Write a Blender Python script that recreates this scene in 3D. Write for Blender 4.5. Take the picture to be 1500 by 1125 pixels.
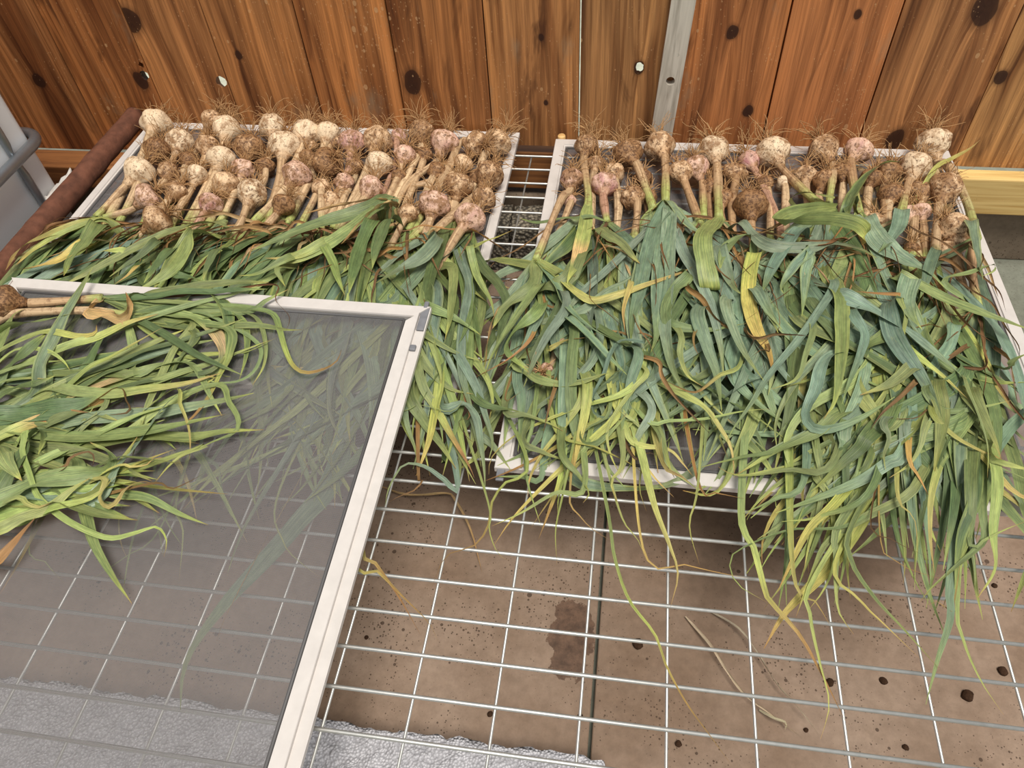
import bpy, bmesh, math, random
from mathutils import Vector, Matrix, Quaternion, noise as mnoise

scene = bpy.context.scene
for o in list(bpy.data.objects):
    bpy.data.objects.remove(o)
COL = scene.collection

# ------------------------------------------------------------------ camera
F_PX = 1103.5
PITCH, YAW, ROLL = (math.radians(a) for a in (49.305, -11.582, 4.646))
CAM_H = 0.93454


def cam_axes():
    cy, sy, cp, sp, cr, sr = (math.cos(YAW), math.sin(YAW), math.cos(PITCH), math.sin(PITCH), math.cos(ROLL), math.sin(ROLL))
    r = Vector((cy, -sy, 0)); fw = Vector((sy, cy, 0)); z = Vector((0, 0, 1))
    d = cp * fw - sp * z; u = sp * fw + cp * z
    return cr * r - sr * u, sr * r + cr * u, d


AX_R, AX_U, AX_D = cam_axes()
CAM_P = Vector((0, 0, CAM_H))
cam_d = bpy.data.cameras.new('camera')
cam_d.sensor_fit = 'HORIZONTAL'; cam_d.sensor_width = 36.0; cam_d.lens = F_PX / 1500 * 36.0
cam_d.clip_start = 0.02; cam_d.clip_end = 100
cam = bpy.data.objects.new('camera', cam_d); COL.objects.link(cam)
m3 = Matrix((AX_R, AX_U, -AX_D)).transposed()
cam.matrix_world = Matrix.Translation(CAM_P) @ m3.to_4x4()
scene.camera = cam

# ------------------------------------------------------------------ world, sun, exposure
world = bpy.data.worlds.new('daylight'); scene.world = world; world.use_nodes = True
bg = world.node_tree.nodes['Background']
bg.inputs['Color'].default_value = (0.90, 0.95, 1.0, 1); bg.inputs['Strength'].default_value = 0.47
sun_d = bpy.data.lights.new('soft_sun_offscreen', 'SUN'); sun_d.energy = 3.5; sun_d.angle = math.radians(26); sun_d.color = (1.0, 0.95, 0.87)
sun = bpy.data.objects.new('soft_sun_offscreen', sun_d); COL.objects.link(sun)
SUN_DIR = Vector((-0.20, 0.30, -1.0))       # the way the light travels: from high above, a little from the right
sun.rotation_euler = SUN_DIR.to_track_quat('-Z', 'Y').to_euler()
vs = scene.view_settings
vs.view_transform = 'Standard'; vs.look = 'None'; vs.gamma = 1.0; vs.use_curve_mapping = False; vs.exposure = 0.0


# ------------------------------------------------------------------ geometry helpers
def ray(x, y):
    return AX_R * ((x - 750) / F_PX) + AX_U * ((562.5 - y) / F_PX) + AX_D


def un(x, y, z=0.0):
    d = ray(x, y); return CAM_P + d * ((z - CAM_H) / d.z)


def un_y(x, y, Y):
    d = ray(x, y); return CAM_P + d * (Y / d.y)


def srgb(r, g, b):
    def c(v):
        v /= 255.0
        return v / 12.92 if v <= 0.04045 else ((v + 0.055) / 1.055) ** 2.4
    return (c(r), c(g), c(b))


def tag(o, label=None, cat=None, group=None, kind=None):
    if label: o['label'] = label
    if cat: o['category'] = cat
    if group: o['group'] = group
    if kind: o['kind'] = kind
    return o


def new_obj(name, me, mat=None, parent=None, loc=None):
    o = bpy.data.objects.new(name, me); COL.objects.link(o)
    if mat and me is not None and not me.materials: me.materials.append(mat)
    if parent: o.parent = parent
    if loc is not None: o.location = loc
    return o


def empty(name, loc=(0, 0, 0)):
    o = bpy.data.objects.new(name, None); COL.objects.link(o)
    o.location = loc; o.empty_display_size = 0.02
    return o


def bm_mesh(bm, name, smooth=False):
    me = bpy.data.meshes.new(name); bm.to_mesh(me); bm.free()
    if smooth:
        for p in me.polygons: p.use_smooth = True
    return me


def box_mesh(name, sx, sy, sz, bevel=0.0, segs=2, center=(0, 0, 0)):
    bm = bmesh.new()
    bmesh.ops.create_cube(bm, size=1.0)
    for v in bm.verts:
        v.co = Vector((v.co.x * sx + center[0], v.co.y * sy + center[1], v.co.z * sz + center[2]))
    if bevel > 0:
        bmesh.ops.bevel(bm, geom=list(bm.edges), offset=bevel, segments=segs, affect='EDGES', profile=0.5)
    return bm_mesh(bm, name)


def tube_arrays(pts, radii, sides=8, caps=True, cols=None):
    """returns verts, faces, per-vertex colours, uv for a swept tube"""
    V, Fc, Cc, UV = [], [], [], []
    n = len(pts)
    T = []
    for i in range(n):
        t = pts[min(i + 1, n - 1)] - pts[max(i - 1, 0)]
        T.append(t.normalized() if t.length > 1e-9 else Vector((0, 0, 1)))
    a = T[0].orthogonal().normalized()
    for i in range(n):
        a = a - T[i] * a.dot(T[i])
        a = a.normalized() if a.length > 1e-6 else T[i].orthogonal().normalized()
        b = T[i].cross(a)
        for k in range(sides):
            an = 2 * math.pi * k / sides
            V.append(pts[i] + (a * math.cos(an) + b * math.sin(an)) * radii[i])
            UV.append((k / sides, i / (n - 1)))
            if cols: Cc.append(cols[i])
        if i:
            for k in range(sides):
                k2 = (k + 1) % sides
                Fc.append(((i - 1) * sides + k, (i - 1) * sides + k2, i * sides + k2, i * sides + k))
    if caps:
        Fc.append(tuple(range(sides - 1, -1, -1)))
        Fc.append(tuple((n - 1) * sides + k for k in range(sides)))
    return V, Fc, Cc, UV


def data_mesh(name, V, Fc, cols=None, uv=None, smooth=True):
    me = bpy.data.meshes.new(name)
    me.from_pydata([tuple(v) for v in V], [], Fc)
    if smooth: me.polygons.foreach_set('use_smooth', [True] * len(me.polygons))
    if uv:
        lay = me.uv_layers.new(name='UVMap')
        vi = [0] * len(me.loops); me.loops.foreach_get('vertex_index', vi)
        flat = []
        for i in vi: flat.extend(uv[i])
        lay.data.foreach_set('uv', flat)
    if cols:
        at = me.color_attributes.new('Col', 'FLOAT_COLOR', 'POINT')
        flat = []
        for c in cols: flat.extend((c[0], c[1], c[2], 1.0))
        at.data.foreach_set('color', flat)
    me.update()
    return me


def tube_mesh(name, pts, radii, sides=8, caps=True):
    if not isinstance(radii, (list, tuple)): radii = [radii] * len(pts)
    V, Fc, _, _ = tube_arrays([Vector(p) for p in pts], radii, sides, caps)
    return data_mesh(name, V, Fc)


def catmull(pts, n):
    """n points evenly spaced along a centripetal spline through pts"""
    P = [Vector(p) for p in pts]
    if len(P) == 2:
        P = [P[0], (P[0] + P[1]) / 2, P[1]]
    P = [P[0] * 2 - P[1]] + P + [P[-1] * 2 - P[-2]]
    dense = []
    for i in range(1, len(P) - 2):
        p0, p1, p2, p3 = P[i - 1:i + 3]
        for k in range(12):
            t = k / 12
            dense.append(0.5 * ((2 * p1) + (p2 - p0) * t + (2 * p0 - 5 * p1 + 4 * p2 - p3) * t * t + (3 * p1 - p0 - 3 * p2 + p3) * t ** 3))
    dense.append(P[-2])
    L = [0.0]
    for a, b in zip(dense, dense[1:]): L.append(L[-1] + (b - a).length)
    out = []; j = 0
    for k in range(n):
        s = L[-1] * k / (n - 1)
        while j < len(L) - 2 and L[j + 1] < s: j += 1
        d = L[j + 1] - L[j]
        out.append(dense[j].lerp(dense[j + 1], (s - L[j]) / d if d > 1e-9 else 0))
    return out, L[-1]


def lerp3(a, b, t):
    return tuple(a[i] + (b[i] - a[i]) * t for i in range(3))


# ------------------------------------------------------------------ materials
def mat_new(name):
    m = bpy.data.materials.new(name); m.use_nodes = True
    nt = m.node_tree
    return m, nt, nt.nodes, nt.links, nt.nodes['Principled BSDF']


def nd(N, typ, **kw):
    n = N.new(typ)
    for k, v in kw.items(): setattr(n, k, v)
    return n


def ramp(N, stops):
    r = N.new('ShaderNodeValToRGB')
    e = r.color_ramp.elements
    while len(e) < len(stops): e.new(0.5)
    for el, (p, c) in zip(e, stops):
        el.position = p; el.color = (c[0], c[1], c[2], 1) if not isinstance(c, float) else (c, c, c, 1)
    return r


def mix(N, L, fac, a, b, mode='MIX'):
    n = N.new('ShaderNodeMix'); n.data_type = 'RGBA'; n.blend_type = mode
    for sock, v in ((n.inputs[0], fac), (n.inputs[6], a), (n.inputs[7], b)):
        if hasattr(v, 'is_output'): L.new(v, sock)
        elif isinstance(v, (int, float)): sock.default_value = v
        else: sock.default_value = (v[0], v[1], v[2], 1)
    return n.outputs[2]


def math_n(N, L, op, a, b=None, clamp=False):
    n = N.new('ShaderNodeMath'); n.operation = op; n.use_clamp = clamp
    for i, v in enumerate((a, b)):
        if v is None: continue
        if hasattr(v, 'is_output'): L.new(v, n.inputs[i])
        else: n.inputs[i].default_value = v
    return n.outputs[0]


def mapping(N, L, src, scale=(1, 1, 1), loc=None):
    mp = N.new('ShaderNodeMapping'); mp.inputs['Scale'].default_value = scale
    L.new(src, mp.inputs['Vector'])
    if loc is not None: L.new(loc, mp.inputs['Location'])
    return mp.outputs[0]


def noise(N, L, vec, scale, detail=4.0, rough=0.55, dist=0.0):
    n = N.new('ShaderNodeTexNoise'); n.inputs['Scale'].default_value = scale
    n.inputs['Detail'].default_value = detail; n.inputs['Roughness'].default_value = rough; n.inputs['Distortion'].default_value = dist
    L.new(vec, n.inputs['Vector'])
    return n.outputs['Fac']


def rand_offset(N, L, mul=37.0):
    oi = N.new('ShaderNodeObjectInfo')
    c = N.new('ShaderNodeCombineXYZ')
    a = math_n(N, L, 'MULTIPLY', oi.outputs['Random'], mul)
    for i in range(3): L.new(a, c.inputs[i])
    return c.outputs[0]


def bump(N, L, h, strength, dist, P):
    b = N.new('ShaderNodeBump'); b.inputs['Strength'].default_value = strength; b.inputs['Distance'].default_value = dist
    L.new(h, b.inputs['Height']); L.new(b.outputs[0], P.inputs['Normal'])


def simple_mat(name, col, rough=0.5, metal=0.0, spec=0.5, var=0.0, vscale=60.0, bmp=0.0):
    m, nt, N, L, P = mat_new(name)
    P.inputs['Roughness'].default_value = rough; P.inputs['Metallic'].default_value = metal
    P.inputs['Specular IOR Level'].default_value = spec
    P.inputs['Base Color'].default_value = (*col, 1)
    if var > 0 or bmp > 0:
        tc = nd(N, 'ShaderNodeTexCoord')
        f = noise(N, L, tc.outputs['Object'], vscale, 5)
        if var > 0:
            r = ramp(N, [(0.3, tuple(c * (1 - var) for c in col)), (0.7, tuple(min(1, c * (1 + var)) for c in col))])
            L.new(f, r.inputs[0]); L.new(r.outputs[0], P.inputs['Base Color'])
        if bmp > 0: bump(N, L, f, bmp, 0.004, P)
    return m


def plank_mat():
    m, nt, N, L, P = mat_new('rough_sawn_wood')
    tc = nd(N, 'ShaderNodeTexCoord'); off = rand_offset(N, L)
    obj = tc.outputs['Object']
    # knots: two per board given by object properties (x, z, radius)
    sep = nd(N, 'ShaderNodeSeparateXYZ'); L.new(obj, sep.inputs[0])
    wob = noise(N, L, mapping(N, L, obj, (14, 14, 14), off), 1.0, 2)
    wob2 = math_n(N, L, 'MULTIPLY', math_n(N, L, 'SUBTRACT', wob, 0.5), 0.020)
    knots = None; bend = None
    for k in ('knot_a', 'knot_b'):
        at = nd(N, 'ShaderNodeAttribute', attribute_type='OBJECT', attribute_name=k)
        s2 = nd(N, 'ShaderNodeSeparateXYZ'); L.new(at.outputs['Vector'], s2.inputs[0])
        dx = math_n(N, L, 'ADD', math_n(N, L, 'SUBTRACT', sep.outputs[0], s2.outputs[0]), wob2)
        dz = math_n(N, L, 'ADD', math_n(N, L, 'MULTIPLY', math_n(N, L, 'SUBTRACT', sep.outputs[2], s2.outputs[1]), 0.75), wob2)
        d = math_n(N, L, 'SQRT', math_n(N, L, 'ADD', math_n(N, L, 'MULTIPLY', dx, dx), math_n(N, L, 'MULTIPLY', dz, dz)))
        q = math_n(N, L, 'DIVIDE', d, s2.outputs[2])
        # grain flows round the knot
        g = math_n(N, L, 'MULTIPLY', math_n(N, L, 'DIVIDE', s2.outputs[2], math_n(N, L, 'ADD', d, 0.02)), 0.030)
        g = math_n(N, L, 'MULTIPLY', g, math_n(N, L, 'SIGN', dx))
        kk = math_n(N, L, 'SUBTRACT', 1.6, q, True)
        knots = kk if knots is None else math_n(N, L, 'MAXIMUM', knots, kk)
        bend = g if bend is None else math_n(N, L, 'ADD', bend, g)
    cx = nd(N, 'ShaderNodeCombineXYZ')
    L.new(math_n(N, L, 'ADD', sep.outputs[0], bend), cx.inputs[0]); L.new(sep.outputs[1], cx.inputs[1]); L.new(sep.outputs[2], cx.inputs[2])
    flow = cx.outputs[0]
    grain = noise(N, L, mapping(N, L, flow, (70, 20, 2.2), off), 1.0, 6, 0.6, 0.6)
    fine = noise(N, L, mapping(N, L, flow, (420, 60, 7), off), 1.0, 3, 0.6)
    band = noise(N, L, mapping(N, L, flow, (13, 5, 0.9), off), 1.0, 3, 0.5, 1.2)
    at = nd(N, 'ShaderNodeAttribute', attribute_type='OBJECT', attribute_name='tint')
    tint = at.outputs['Color']
    r1 = ramp(N, [(0.28, (0.34, 0.24, 0.17)), (0.47, (0.85, 0.80, 0.74)), (0.72, (1.45, 1.40, 1.30))])
    L.new(grain, r1.inputs[0])
    c = mix(N, L, 1.0, tint, r1.outputs[0], 'MULTIPLY')
    r2 = ramp(N, [(0.32, (0.34, 0.24, 0.18)), (0.5, (1.0, 1.0, 1.0)), (0.72, (1.35, 1.32, 1.22))])
    L.new(band, r2.inputs[0])
    c = mix(N, L, 0.85, c, r2.outputs[0], 'MULTIPLY')
    r3 = ramp(N, [(0.35, (0.72, 0.70, 0.68)), (0.6, (1.08, 1.08, 1.08))]); L.new(fine, r3.inputs[0])
    c = mix(N, L, 0.7, c, r3.outputs[0], 'MULTIPLY')
    # grey weathering patches
    gr = noise(N, L, mapping(N, L, obj, (9, 9, 4), off), 1.0, 5, 0.65)
    rg = ramp(N, [(0.60, 0.0), (0.74, 0.55)]); L.new(gr, rg.inputs[0])
    c = mix(N, L, rg.outputs[0], c, srgb(150, 135, 110))
    # resin and water stains, dark
    st = noise(N, L, mapping(N, L, obj, (11, 8, 2.4), off), 1.3, 4, 0.6, 0.8)
    rs = ramp(N, [(0.60, 0.0), (0.70, 0.75)]); L.new(st, rs.inputs[0])
    c = mix(N, L, rs.outputs[0], c, srgb(72, 38, 18))
    rk = ramp(N, [(0.0, 0.0), (0.28, 0.22), (0.5, 0.42), (0.6, 0.92), (1.0, 0.96)]); L.new(knots, rk.inputs[0])
    c = mix(N, L, rk.outputs[0], c, srgb(52, 26, 14))
    # splashed specks of dried mud, in drifts
    gate = noise(N, L, mapping(N, L, obj, (8, 8, 6), off), 1.0, 3, 0.6)
    rgt = ramp(N, [(0.38, 0.12), (0.62, 1.0)]); L.new(gate, rgt.inputs[0])
    for sc, pw, kk_, op in ((210, 2.2, 0.40, 0.42), (70, 9.0, 0.42, 0.5)):
        vo = nd(N, 'ShaderNodeTexVoronoi'); vo.inputs['Scale'].default_value = sc
        L.new(mapping(N, L, obj, (1, 1, 0.7), off), vo.inputs['Vector'])
        s3 = nd(N, 'ShaderNodeSeparateXYZ'); L.new(vo.outputs['Color'], s3.inputs[0])
        rad = math_n(N, L, 'MULTIPLY', math_n(N, L, 'MULTIPLY', math_n(N, L, 'POWER', s3.outputs[0], pw), kk_), rgt.outputs[0])
        spk = math_n(N, L, 'LESS_THAN', vo.outputs['Distance'], rad)
        c = mix(N, L, math_n(N, L, 'MULTIPLY', spk, op), c, srgb(214, 170, 122))
    L.new(c, P.inputs['Base Color'])
    P.inputs['Roughness'].default_value = 0.62; P.inputs['Specular IOR Level'].default_value = 0.35
    h = math_n(N, L, 'ADD', grain, math_n(N, L, 'MULTIPLY', fine, 0.6))
    bump(N, L, h, 0.35, 0.002, P)
    return m


def timber_mat(name, light, dark, sc=(3, 60, 60)):
    m, nt, N, L, P = mat_new(name)
    tc = nd(N, 'ShaderNodeTexCoord'); off = rand_offset(N, L)
    g = noise(N, L, mapping(N, L, tc.outputs['Object'], sc, off), 1.0, 5, 0.6, 1.5)
    r = ramp(N, [(0.3, dark), (0.55, light), (0.8, tuple(min(1, c * 1.15) for c in light))]); L.new(g, r.inputs[0])
    fl = noise(N, L, tc.outputs['Object'], 55, 5, 0.7)
    rf = ramp(N, [(0.64, 0.0), (0.72, 0.6)]); L.new(fl, rf.inputs[0])
    c = mix(N, L, rf.outputs[0], r.outputs[0], tuple(c * 0.45 for c in dark))
    L.new(c, P.inputs['Base Color']); P.inputs['Roughness'].default_value = 0.65
    bump(N, L, g, 0.2, 0.002, P)
    return m


def leaf_mat(name, rough=0.42):
    m, nt, N, L, P = mat_new(name)
    at = nd(N, 'ShaderNodeAttribute', attribute_type='GEOMETRY', attribute_name='Col')
    uv = nd(N, 'ShaderNodeTexCoord').outputs['UV']; off = rand_offset(N, L)
    st = noise(N, L, mapping(N, L, uv, (26, 1.3, 1), off), 1.0, 3, 0.6)
    r = ramp(N, [(0.32, (0.60, 0.66, 0.62)), (0.5, (1.0, 1.0, 1.0)), (0.70, (1.45, 1.36, 1.15))]); L.new(st, r.inputs[0])
    c = mix(N, L, 1.0, at.outputs['Color'], r.outputs[0], 'MULTIPLY')
    vn = noise(N, L, mapping(N, L, uv, (85, 0.6, 1), off), 1.0, 2, 0.6)
    rv = ramp(N, [(0.34, (0.66, 0.72, 0.64)), (0.5, (1.0, 1.0, 1.0)), (0.66, (1.32, 1.28, 1.2))]); L.new(vn, rv.inputs[0])
    c = mix(N, L, 0.85, c, rv.outputs[0], 'MULTIPLY')
    gs = noise(N, L, mapping(N, L, uv, (17, 0.8, 1), off), 1.0, 2, 0.6)
    rgs = ramp(N, [(0.46, 0.0), (0.56, 0.55)]); L.new(gs, rgs.inputs[0])
    c = mix(N, L, rgs.outputs[0], c, mix(N, L, 1.0, c, (0.80, 0.94, 0.84), 'MULTIPLY'))
    ys = noise(N, L, mapping(N, L, uv, (13, 4.0, 1), off), 1.0, 4, 0.65)
    ry = ramp(N, [(0.63, 0.0), (0.74, 0.45)]); L.new(ys, ry.inputs[0])
    c = mix(N, L, ry.outputs[0], c, srgb(196, 196, 112))
    bl = noise(N, L, mapping(N, L, uv, (3, 5, 1), off), 1.0, 3, 0.6)
    rb = ramp(N, [(0.35, (0.80, 0.80, 0.80)), (0.65, (1.12, 1.12, 1.12))]); L.new(bl, rb.inputs[0])
    c = mix(N, L, 1.0, c, rb.outputs[0], 'MULTIPLY')
    L.new(c, P.inputs['Base Color'])
    P.inputs['Roughness'].default_value = rough; P.inputs['Specular IOR Level'].default_value = 0.45
    w = noise(N, L, mapping(N, L, uv, (34, 0.5, 1), off), 1.0, 2, 0.5)
    bump(N, L, w, 0.5, 0.0015, P)
    tr = nd(N, 'ShaderNodeBsdfTranslucent'); L.new(c, tr.inputs['Color'])
    ms = nd(N, 'ShaderNodeMixShader'); ms.inputs[0].default_value = 0.12
    out = N['Material Output']
    L.new(P.outputs[0], ms.inputs[1]); L.new(tr.outputs[0], ms.inputs[2]); L.new(ms.outputs[0], out.inputs['Surface'])
    return m


def bulb_mat():
    m, nt, N, L, P = mat_new('papery_garlic_skin')
    tc = nd(N, 'ShaderNodeTexCoord'); off = rand_offset(N, L)
    at = nd(N, 'ShaderNodeAttribute', attribute_type='GEOMETRY', attribute_name='Col')
    dirt = nd(N, 'ShaderNodeAttribute', attribute_type='OBJECT', attribute_name='dirt').outputs['Fac']
    v = mapping(N, L, tc.outputs['Object'], (1, 1, 1), off)
    f1 = noise(N, L, v, 62, 6, 0.72)
    f2 = noise(N, L, v, 190, 4, 0.7)
    uv = tc.outputs['UV']
    f3 = noise(N, L, mapping(N, L, uv, (30, 1.5, 1), off), 1.0, 3, 0.6)
    r3 = ramp(N, [(0.3, (0.80, 0.74, 0.68)), (0.7, (1.08, 1.06, 1.04))]); L.new(f3, r3.inputs[0])
    c = mix(N, L, 1.0, at.outputs['Color'], r3.outputs[0], 'MULTIPLY')
    d1 = math_n(N, L, 'ADD', f1, math_n(N, L, 'MULTIPLY', dirt, 0.30))
    rd = ramp(N, [(0.56, 0.0), (0.70, 0.88)]); L.new(d1, rd.inputs[0])
    c = mix(N, L, rd.outputs[0], c, srgb(142, 102, 64))
    d2 = math_n(N, L, 'ADD', f2, math_n(N, L, 'MULTIPLY', dirt, 0.16))
    rd2 = ramp(N, [(0.60, 0.0), (0.68, 0.85)]); L.new(d2, rd2.inputs[0])
    c = mix(N, L, rd2.outputs[0], c, srgb(88, 58, 36))
    L.new(c, P.inputs['Base Color'])
    P.inputs['Roughness'].default_value = 0.62; P.inputs['Specular IOR Level'].default_value = 0.35
    bump(N, L, math_n(N, L, 'ADD', f1, math_n(N, L, 'MULTIPLY', f3, 0.7)), 0.5, 0.003, P)
    return m


def stem_mat():
    m, nt, N, L, P = mat_new('garlic_stalk')
    tc = nd(N, 'ShaderNodeTexCoord'); off = rand_offset(N, L)
    at = nd(N, 'ShaderNodeAttribute', attribute_type='GEOMETRY', attribute_name='Col')
    f3 = noise(N, L, mapping(N, L, tc.outputs['UV'], (18, 1.2, 1), off), 1.0, 4, 0.6)
    r3 = ramp(N, [(0.34, (0.60, 0.55, 0.50)), (0.66, (1.25, 1.23, 1.18))]); L.new(f3, r3.inputs[0])
    c = mix(N, L, 1.0, at.outputs['Color'], r3.outputs[0], 'MULTIPLY')
    f1 = noise(N, L, mapping(N, L, tc.outputs['Object'], (1, 1, 1), off), 90, 5, 0.7)
    rd = ramp(N, [(0.50, 0.0), (0.64, 0.7)]); L.new(f1, rd.inputs[0])
    c = mix(N, L, rd.outputs[0], c, srgb(120, 84, 56))
    L.new(c, P.inputs['Base Color']); P.inputs['Roughness'].default_value = 0.6
    bump(N, L, f3, 0.4, 0.002, P)
    return m


def floor_mat(name, base, dark, speck=0.5, stain=False):
    m, nt, N, L, P = mat_new(name)
    tc = nd(N, 'ShaderNodeTexCoord'); o = tc.outputs['Object']
    big = noise(N, L, o, 5.0, 4, 0.6)
    r = ramp(N, [(0.3, dark), (0.7, base)]); L.new(big, r.inputs[0])
    c = r.outputs[0]
    fn = noise(N, L, o, 60, 5, 0.7)
    rf = ramp(N, [(0.35, (0.86, 0.85, 0.84)), (0.65, (1.08, 1.08, 1.08))]); L.new(fn, rf.inputs[0])
    c = mix(N, L, 1.0, c, rf.outputs[0], 'MULTIPLY')
    for sc, pw, k in ((230, 1.7, 0.46), (80, 9.0, 0.42)):
        vo = nd(N, 'ShaderNodeTexVoronoi'); vo.inputs['Scale'].default_value = sc; L.new(o, vo.inputs['Vector'])
        s = nd(N, 'ShaderNodeSeparateXYZ'); L.new(vo.outputs['Color'], s.inputs[0])
        gate = noise(N, L, o, 7.0, 3, 0.6)
        rgt = ramp(N, [(0.40, 0.15), (0.62, 1.0)]); L.new(gate, rgt.inputs[0])
        rad = math_n(N, L, 'MULTIPLY', math_n(N, L, 'MULTIPLY', math_n(N, L, 'POWER', s.outputs[0], pw), k), rgt.outputs[0])
        spk = math_n(N, L, 'LESS_THAN', vo.outputs['Distance'], rad)
        c = mix(N, L, math_n(N, L, 'MULTIPLY', spk, speck), c, srgb(58, 40, 28))
    if stain:
        p = un(836, 932, FLOOR_Z)
        s = nd(N, 'ShaderNodeSeparateXYZ'); L.new(o, s.inputs[0])
        w = math_n(N, L, 'MULTIPLY', math_n(N, L, 'SUBTRACT', noise(N, L, o, 34, 5, 0.65), 0.5), 2.6)
        dx = math_n(N, L, 'DIVIDE', math_n(N, L, 'SUBTRACT', s.outputs[0], p.x), 0.037)
        dy = math_n(N, L, 'DIVIDE', math_n(N, L, 'SUBTRACT', s.outputs[1], p.y), 0.070)
        d = math_n(N, L, 'ADD', math_n(N, L, 'ADD', math_n(N, L, 'MULTIPLY', dx, dx), math_n(N, L, 'MULTIPLY', dy, dy)), w)
        rr = ramp(N, [(0.0, 0.85), (0.93, 0.80), (1.0, 0.0)]); L.new(d, rr.inputs[0])
        mo = noise(N, L, o, 55, 5, 0.7); rm = ramp(N, [(0.35, srgb(62, 42, 32)), (0.65, srgb(112, 84, 66))]); L.new(mo, rm.inputs[0])
        c = mix(N, L, rr.outputs[0], c, rm.outputs[0])
    L.new(c, P.inputs['Base Color']); P.inputs['Roughness'].default_value = 0.72; P.inputs['Specular IOR Level'].default_value = 0.3
    bump(N, L, fn, 0.25, 0.003, P)
    return m


def rough_concrete(name, light, dark, sc=160):
    m, nt, N, L, P = mat_new(name)
    tc = nd(N, 'ShaderNodeTexCoord'); o = tc.outputs['Object']
    vo = nd(N, 'ShaderNodeTexVoronoi'); vo.inputs['Scale'].default_value = sc; L.new(o, vo.inputs['Vector'])
    f = noise(N, L, o, 40, 5, 0.7)
    r = ramp(N, [(0.25, light), (0.62, dark)]); L.new(vo.outputs['Distance'], r.inputs[0])
    rf = ramp(N, [(0.3, (0.75, 0.75, 0.75)), (0.7, (1.1, 1.1, 1.1))]); L.new(f, rf.inputs[0])
    c = mix(N, L, 1.0, r.outputs[0], rf.outputs[0], 'MULTIPLY')
    L.new(c, P.inputs['Base Color']); P.inputs['Roughness'].default_value = 0.9
    h = math_n(N, L, 'SUBTRACT', math_n(N, L, 'MULTIPLY', f, 0.5), vo.outputs['Distance'])
    bump(N, L, h, 0.7, 0.006, P)
    return m


FLOOR_Z = -0.27
M = {}
M['plank'] = plank_mat()
M['batten'] = timber_mat('weathered_grey_wood', srgb(206, 198, 184), srgb(150, 140, 126), (60, 60, 3))
M['new_timber'] = timber_mat('pale_new_timber', srgb(224, 192, 124), srgb(196, 156, 88))
M['old_timber'] = timber_mat('old_brown_timber', srgb(150, 98, 54), srgb(104, 62, 32))
M['leaf'] = leaf_mat('garlic_leaf')
M['dry'] = leaf_mat('withered_leaf', 0.7)
M['bulb'] = bulb_mat()
M['stem'] = stem_mat()
M['root'] = simple_mat('dry_roots', srgb(186, 146, 102), 0.8, 0, 0.2, 0.25, 120)
M['alu'] = simple_mat('white_painted_aluminium', srgb(208, 201, 195), 0.42, 0.0, 0.5, 0.05, 50)
M['alu_side'] = M['alu']
M['mesh'] = simple_mat('grey_fibreglass_mesh', srgb(134, 130, 130), 0.6)
M['spline'] = simple_mat('dark_grey_vinyl', srgb(92, 90, 90), 0.6)
M['key'] = simple_mat('grey_plastic', srgb(120, 120, 124), 0.5, 0, 0.5, 0.15, 80)
M['wire'] = simple_mat('galvanised_wire', srgb(200, 199, 194), 0.42, 0.75, 0.5, 0.08, 120)
M['tube'] = simple_mat('galvanised_tube', srgb(150, 155, 160), 0.36, 0.8, 0.5, 0.12, 30)
M['tank'] = simple_mat('white_tank_plastic', srgb(230, 230, 230), 0.45, 0, 0.4, 0.02, 8)
M['pipe'] = simple_mat('rusty_brown_pipe', srgb(104, 66, 50), 0.8, 0, 0.3, 0.35, 40, 0.8)
M['paper'] = simple_mat('torn_white_paper', srgb(222, 216, 208), 0.8, 0, 0.2, 0.12, 70, 0.5)
M['dowel'] = timber_mat('dowel_wood', srgb(226, 184, 122), srgb(196, 150, 92))
M['soil'] = simple_mat('dark_soil', srgb(62, 44, 32), 0.95, 0, 0.1, 0.3, 200, 0.6)
M['board'] = floor_mat('tan_board', srgb(158, 136, 118), srgb(126, 103, 84), 0.75, True)
M['slab'] = floor_mat('grey_green_concrete', srgb(132, 134, 120), srgb(108, 110, 98), 0.3)
M['footing'] = floor_mat('brown_footing', srgb(138, 122, 104), srgb(112, 96, 80), 0.6)
M['block'] = rough_concrete('split_face_concrete', srgb(172, 162, 142), srgb(84, 78, 68), 120)
M['curb'] = rough_concrete('rough_pale_concrete', srgb(222, 220, 224), srgb(184, 182, 186), 240)
M['grass'] = simple_mat('outdoor_ground', srgb(192, 196, 178), 0.9, 0, 0.1, 0.2, 20)

# ------------------------------------------------------------------ setting: floor, footing, wall
BOARD_T = 0.022
slab = new_obj('floor', box_mesh('floor', 4.4, 3.6, 0.10, center=(0, -0.1, FLOOR_Z - BOARD_T - 0.05)), M['slab'])
tag(slab, kind='structure')
s1 = un(881, 700, FLOOR_Z); s2 = un(875, 1120, FLOOR_Z)
seam_x = (s1.x + s2.x) / 2; seam_rot = math.atan2(s1.x - s2.x, s1.y - s2.y)
y_back = un(745, 396, FLOOR_Z).y; y_front = un(650, 1092, FLOOR_Z).y
for x0, x1 in ((-1.9, seam_x - 0.0026), (seam_x + 0.0026, 0.82)):
    w = x1 - x0; h = y_back - y_front + 0.25
    b = new_obj('floor_board', box_mesh('floor_board', w, h, BOARD_T, 0.0015, 1), M['board'], slab)
    # keep local axes = world axes so the stain and specks sit where they should
    me = b.data
    for v in me.vertices: v.co += Vector(((x0 + x1) / 2, y_back - h / 2, FLOOR_Z - BOARD_T / 2))
    me.update()

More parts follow.
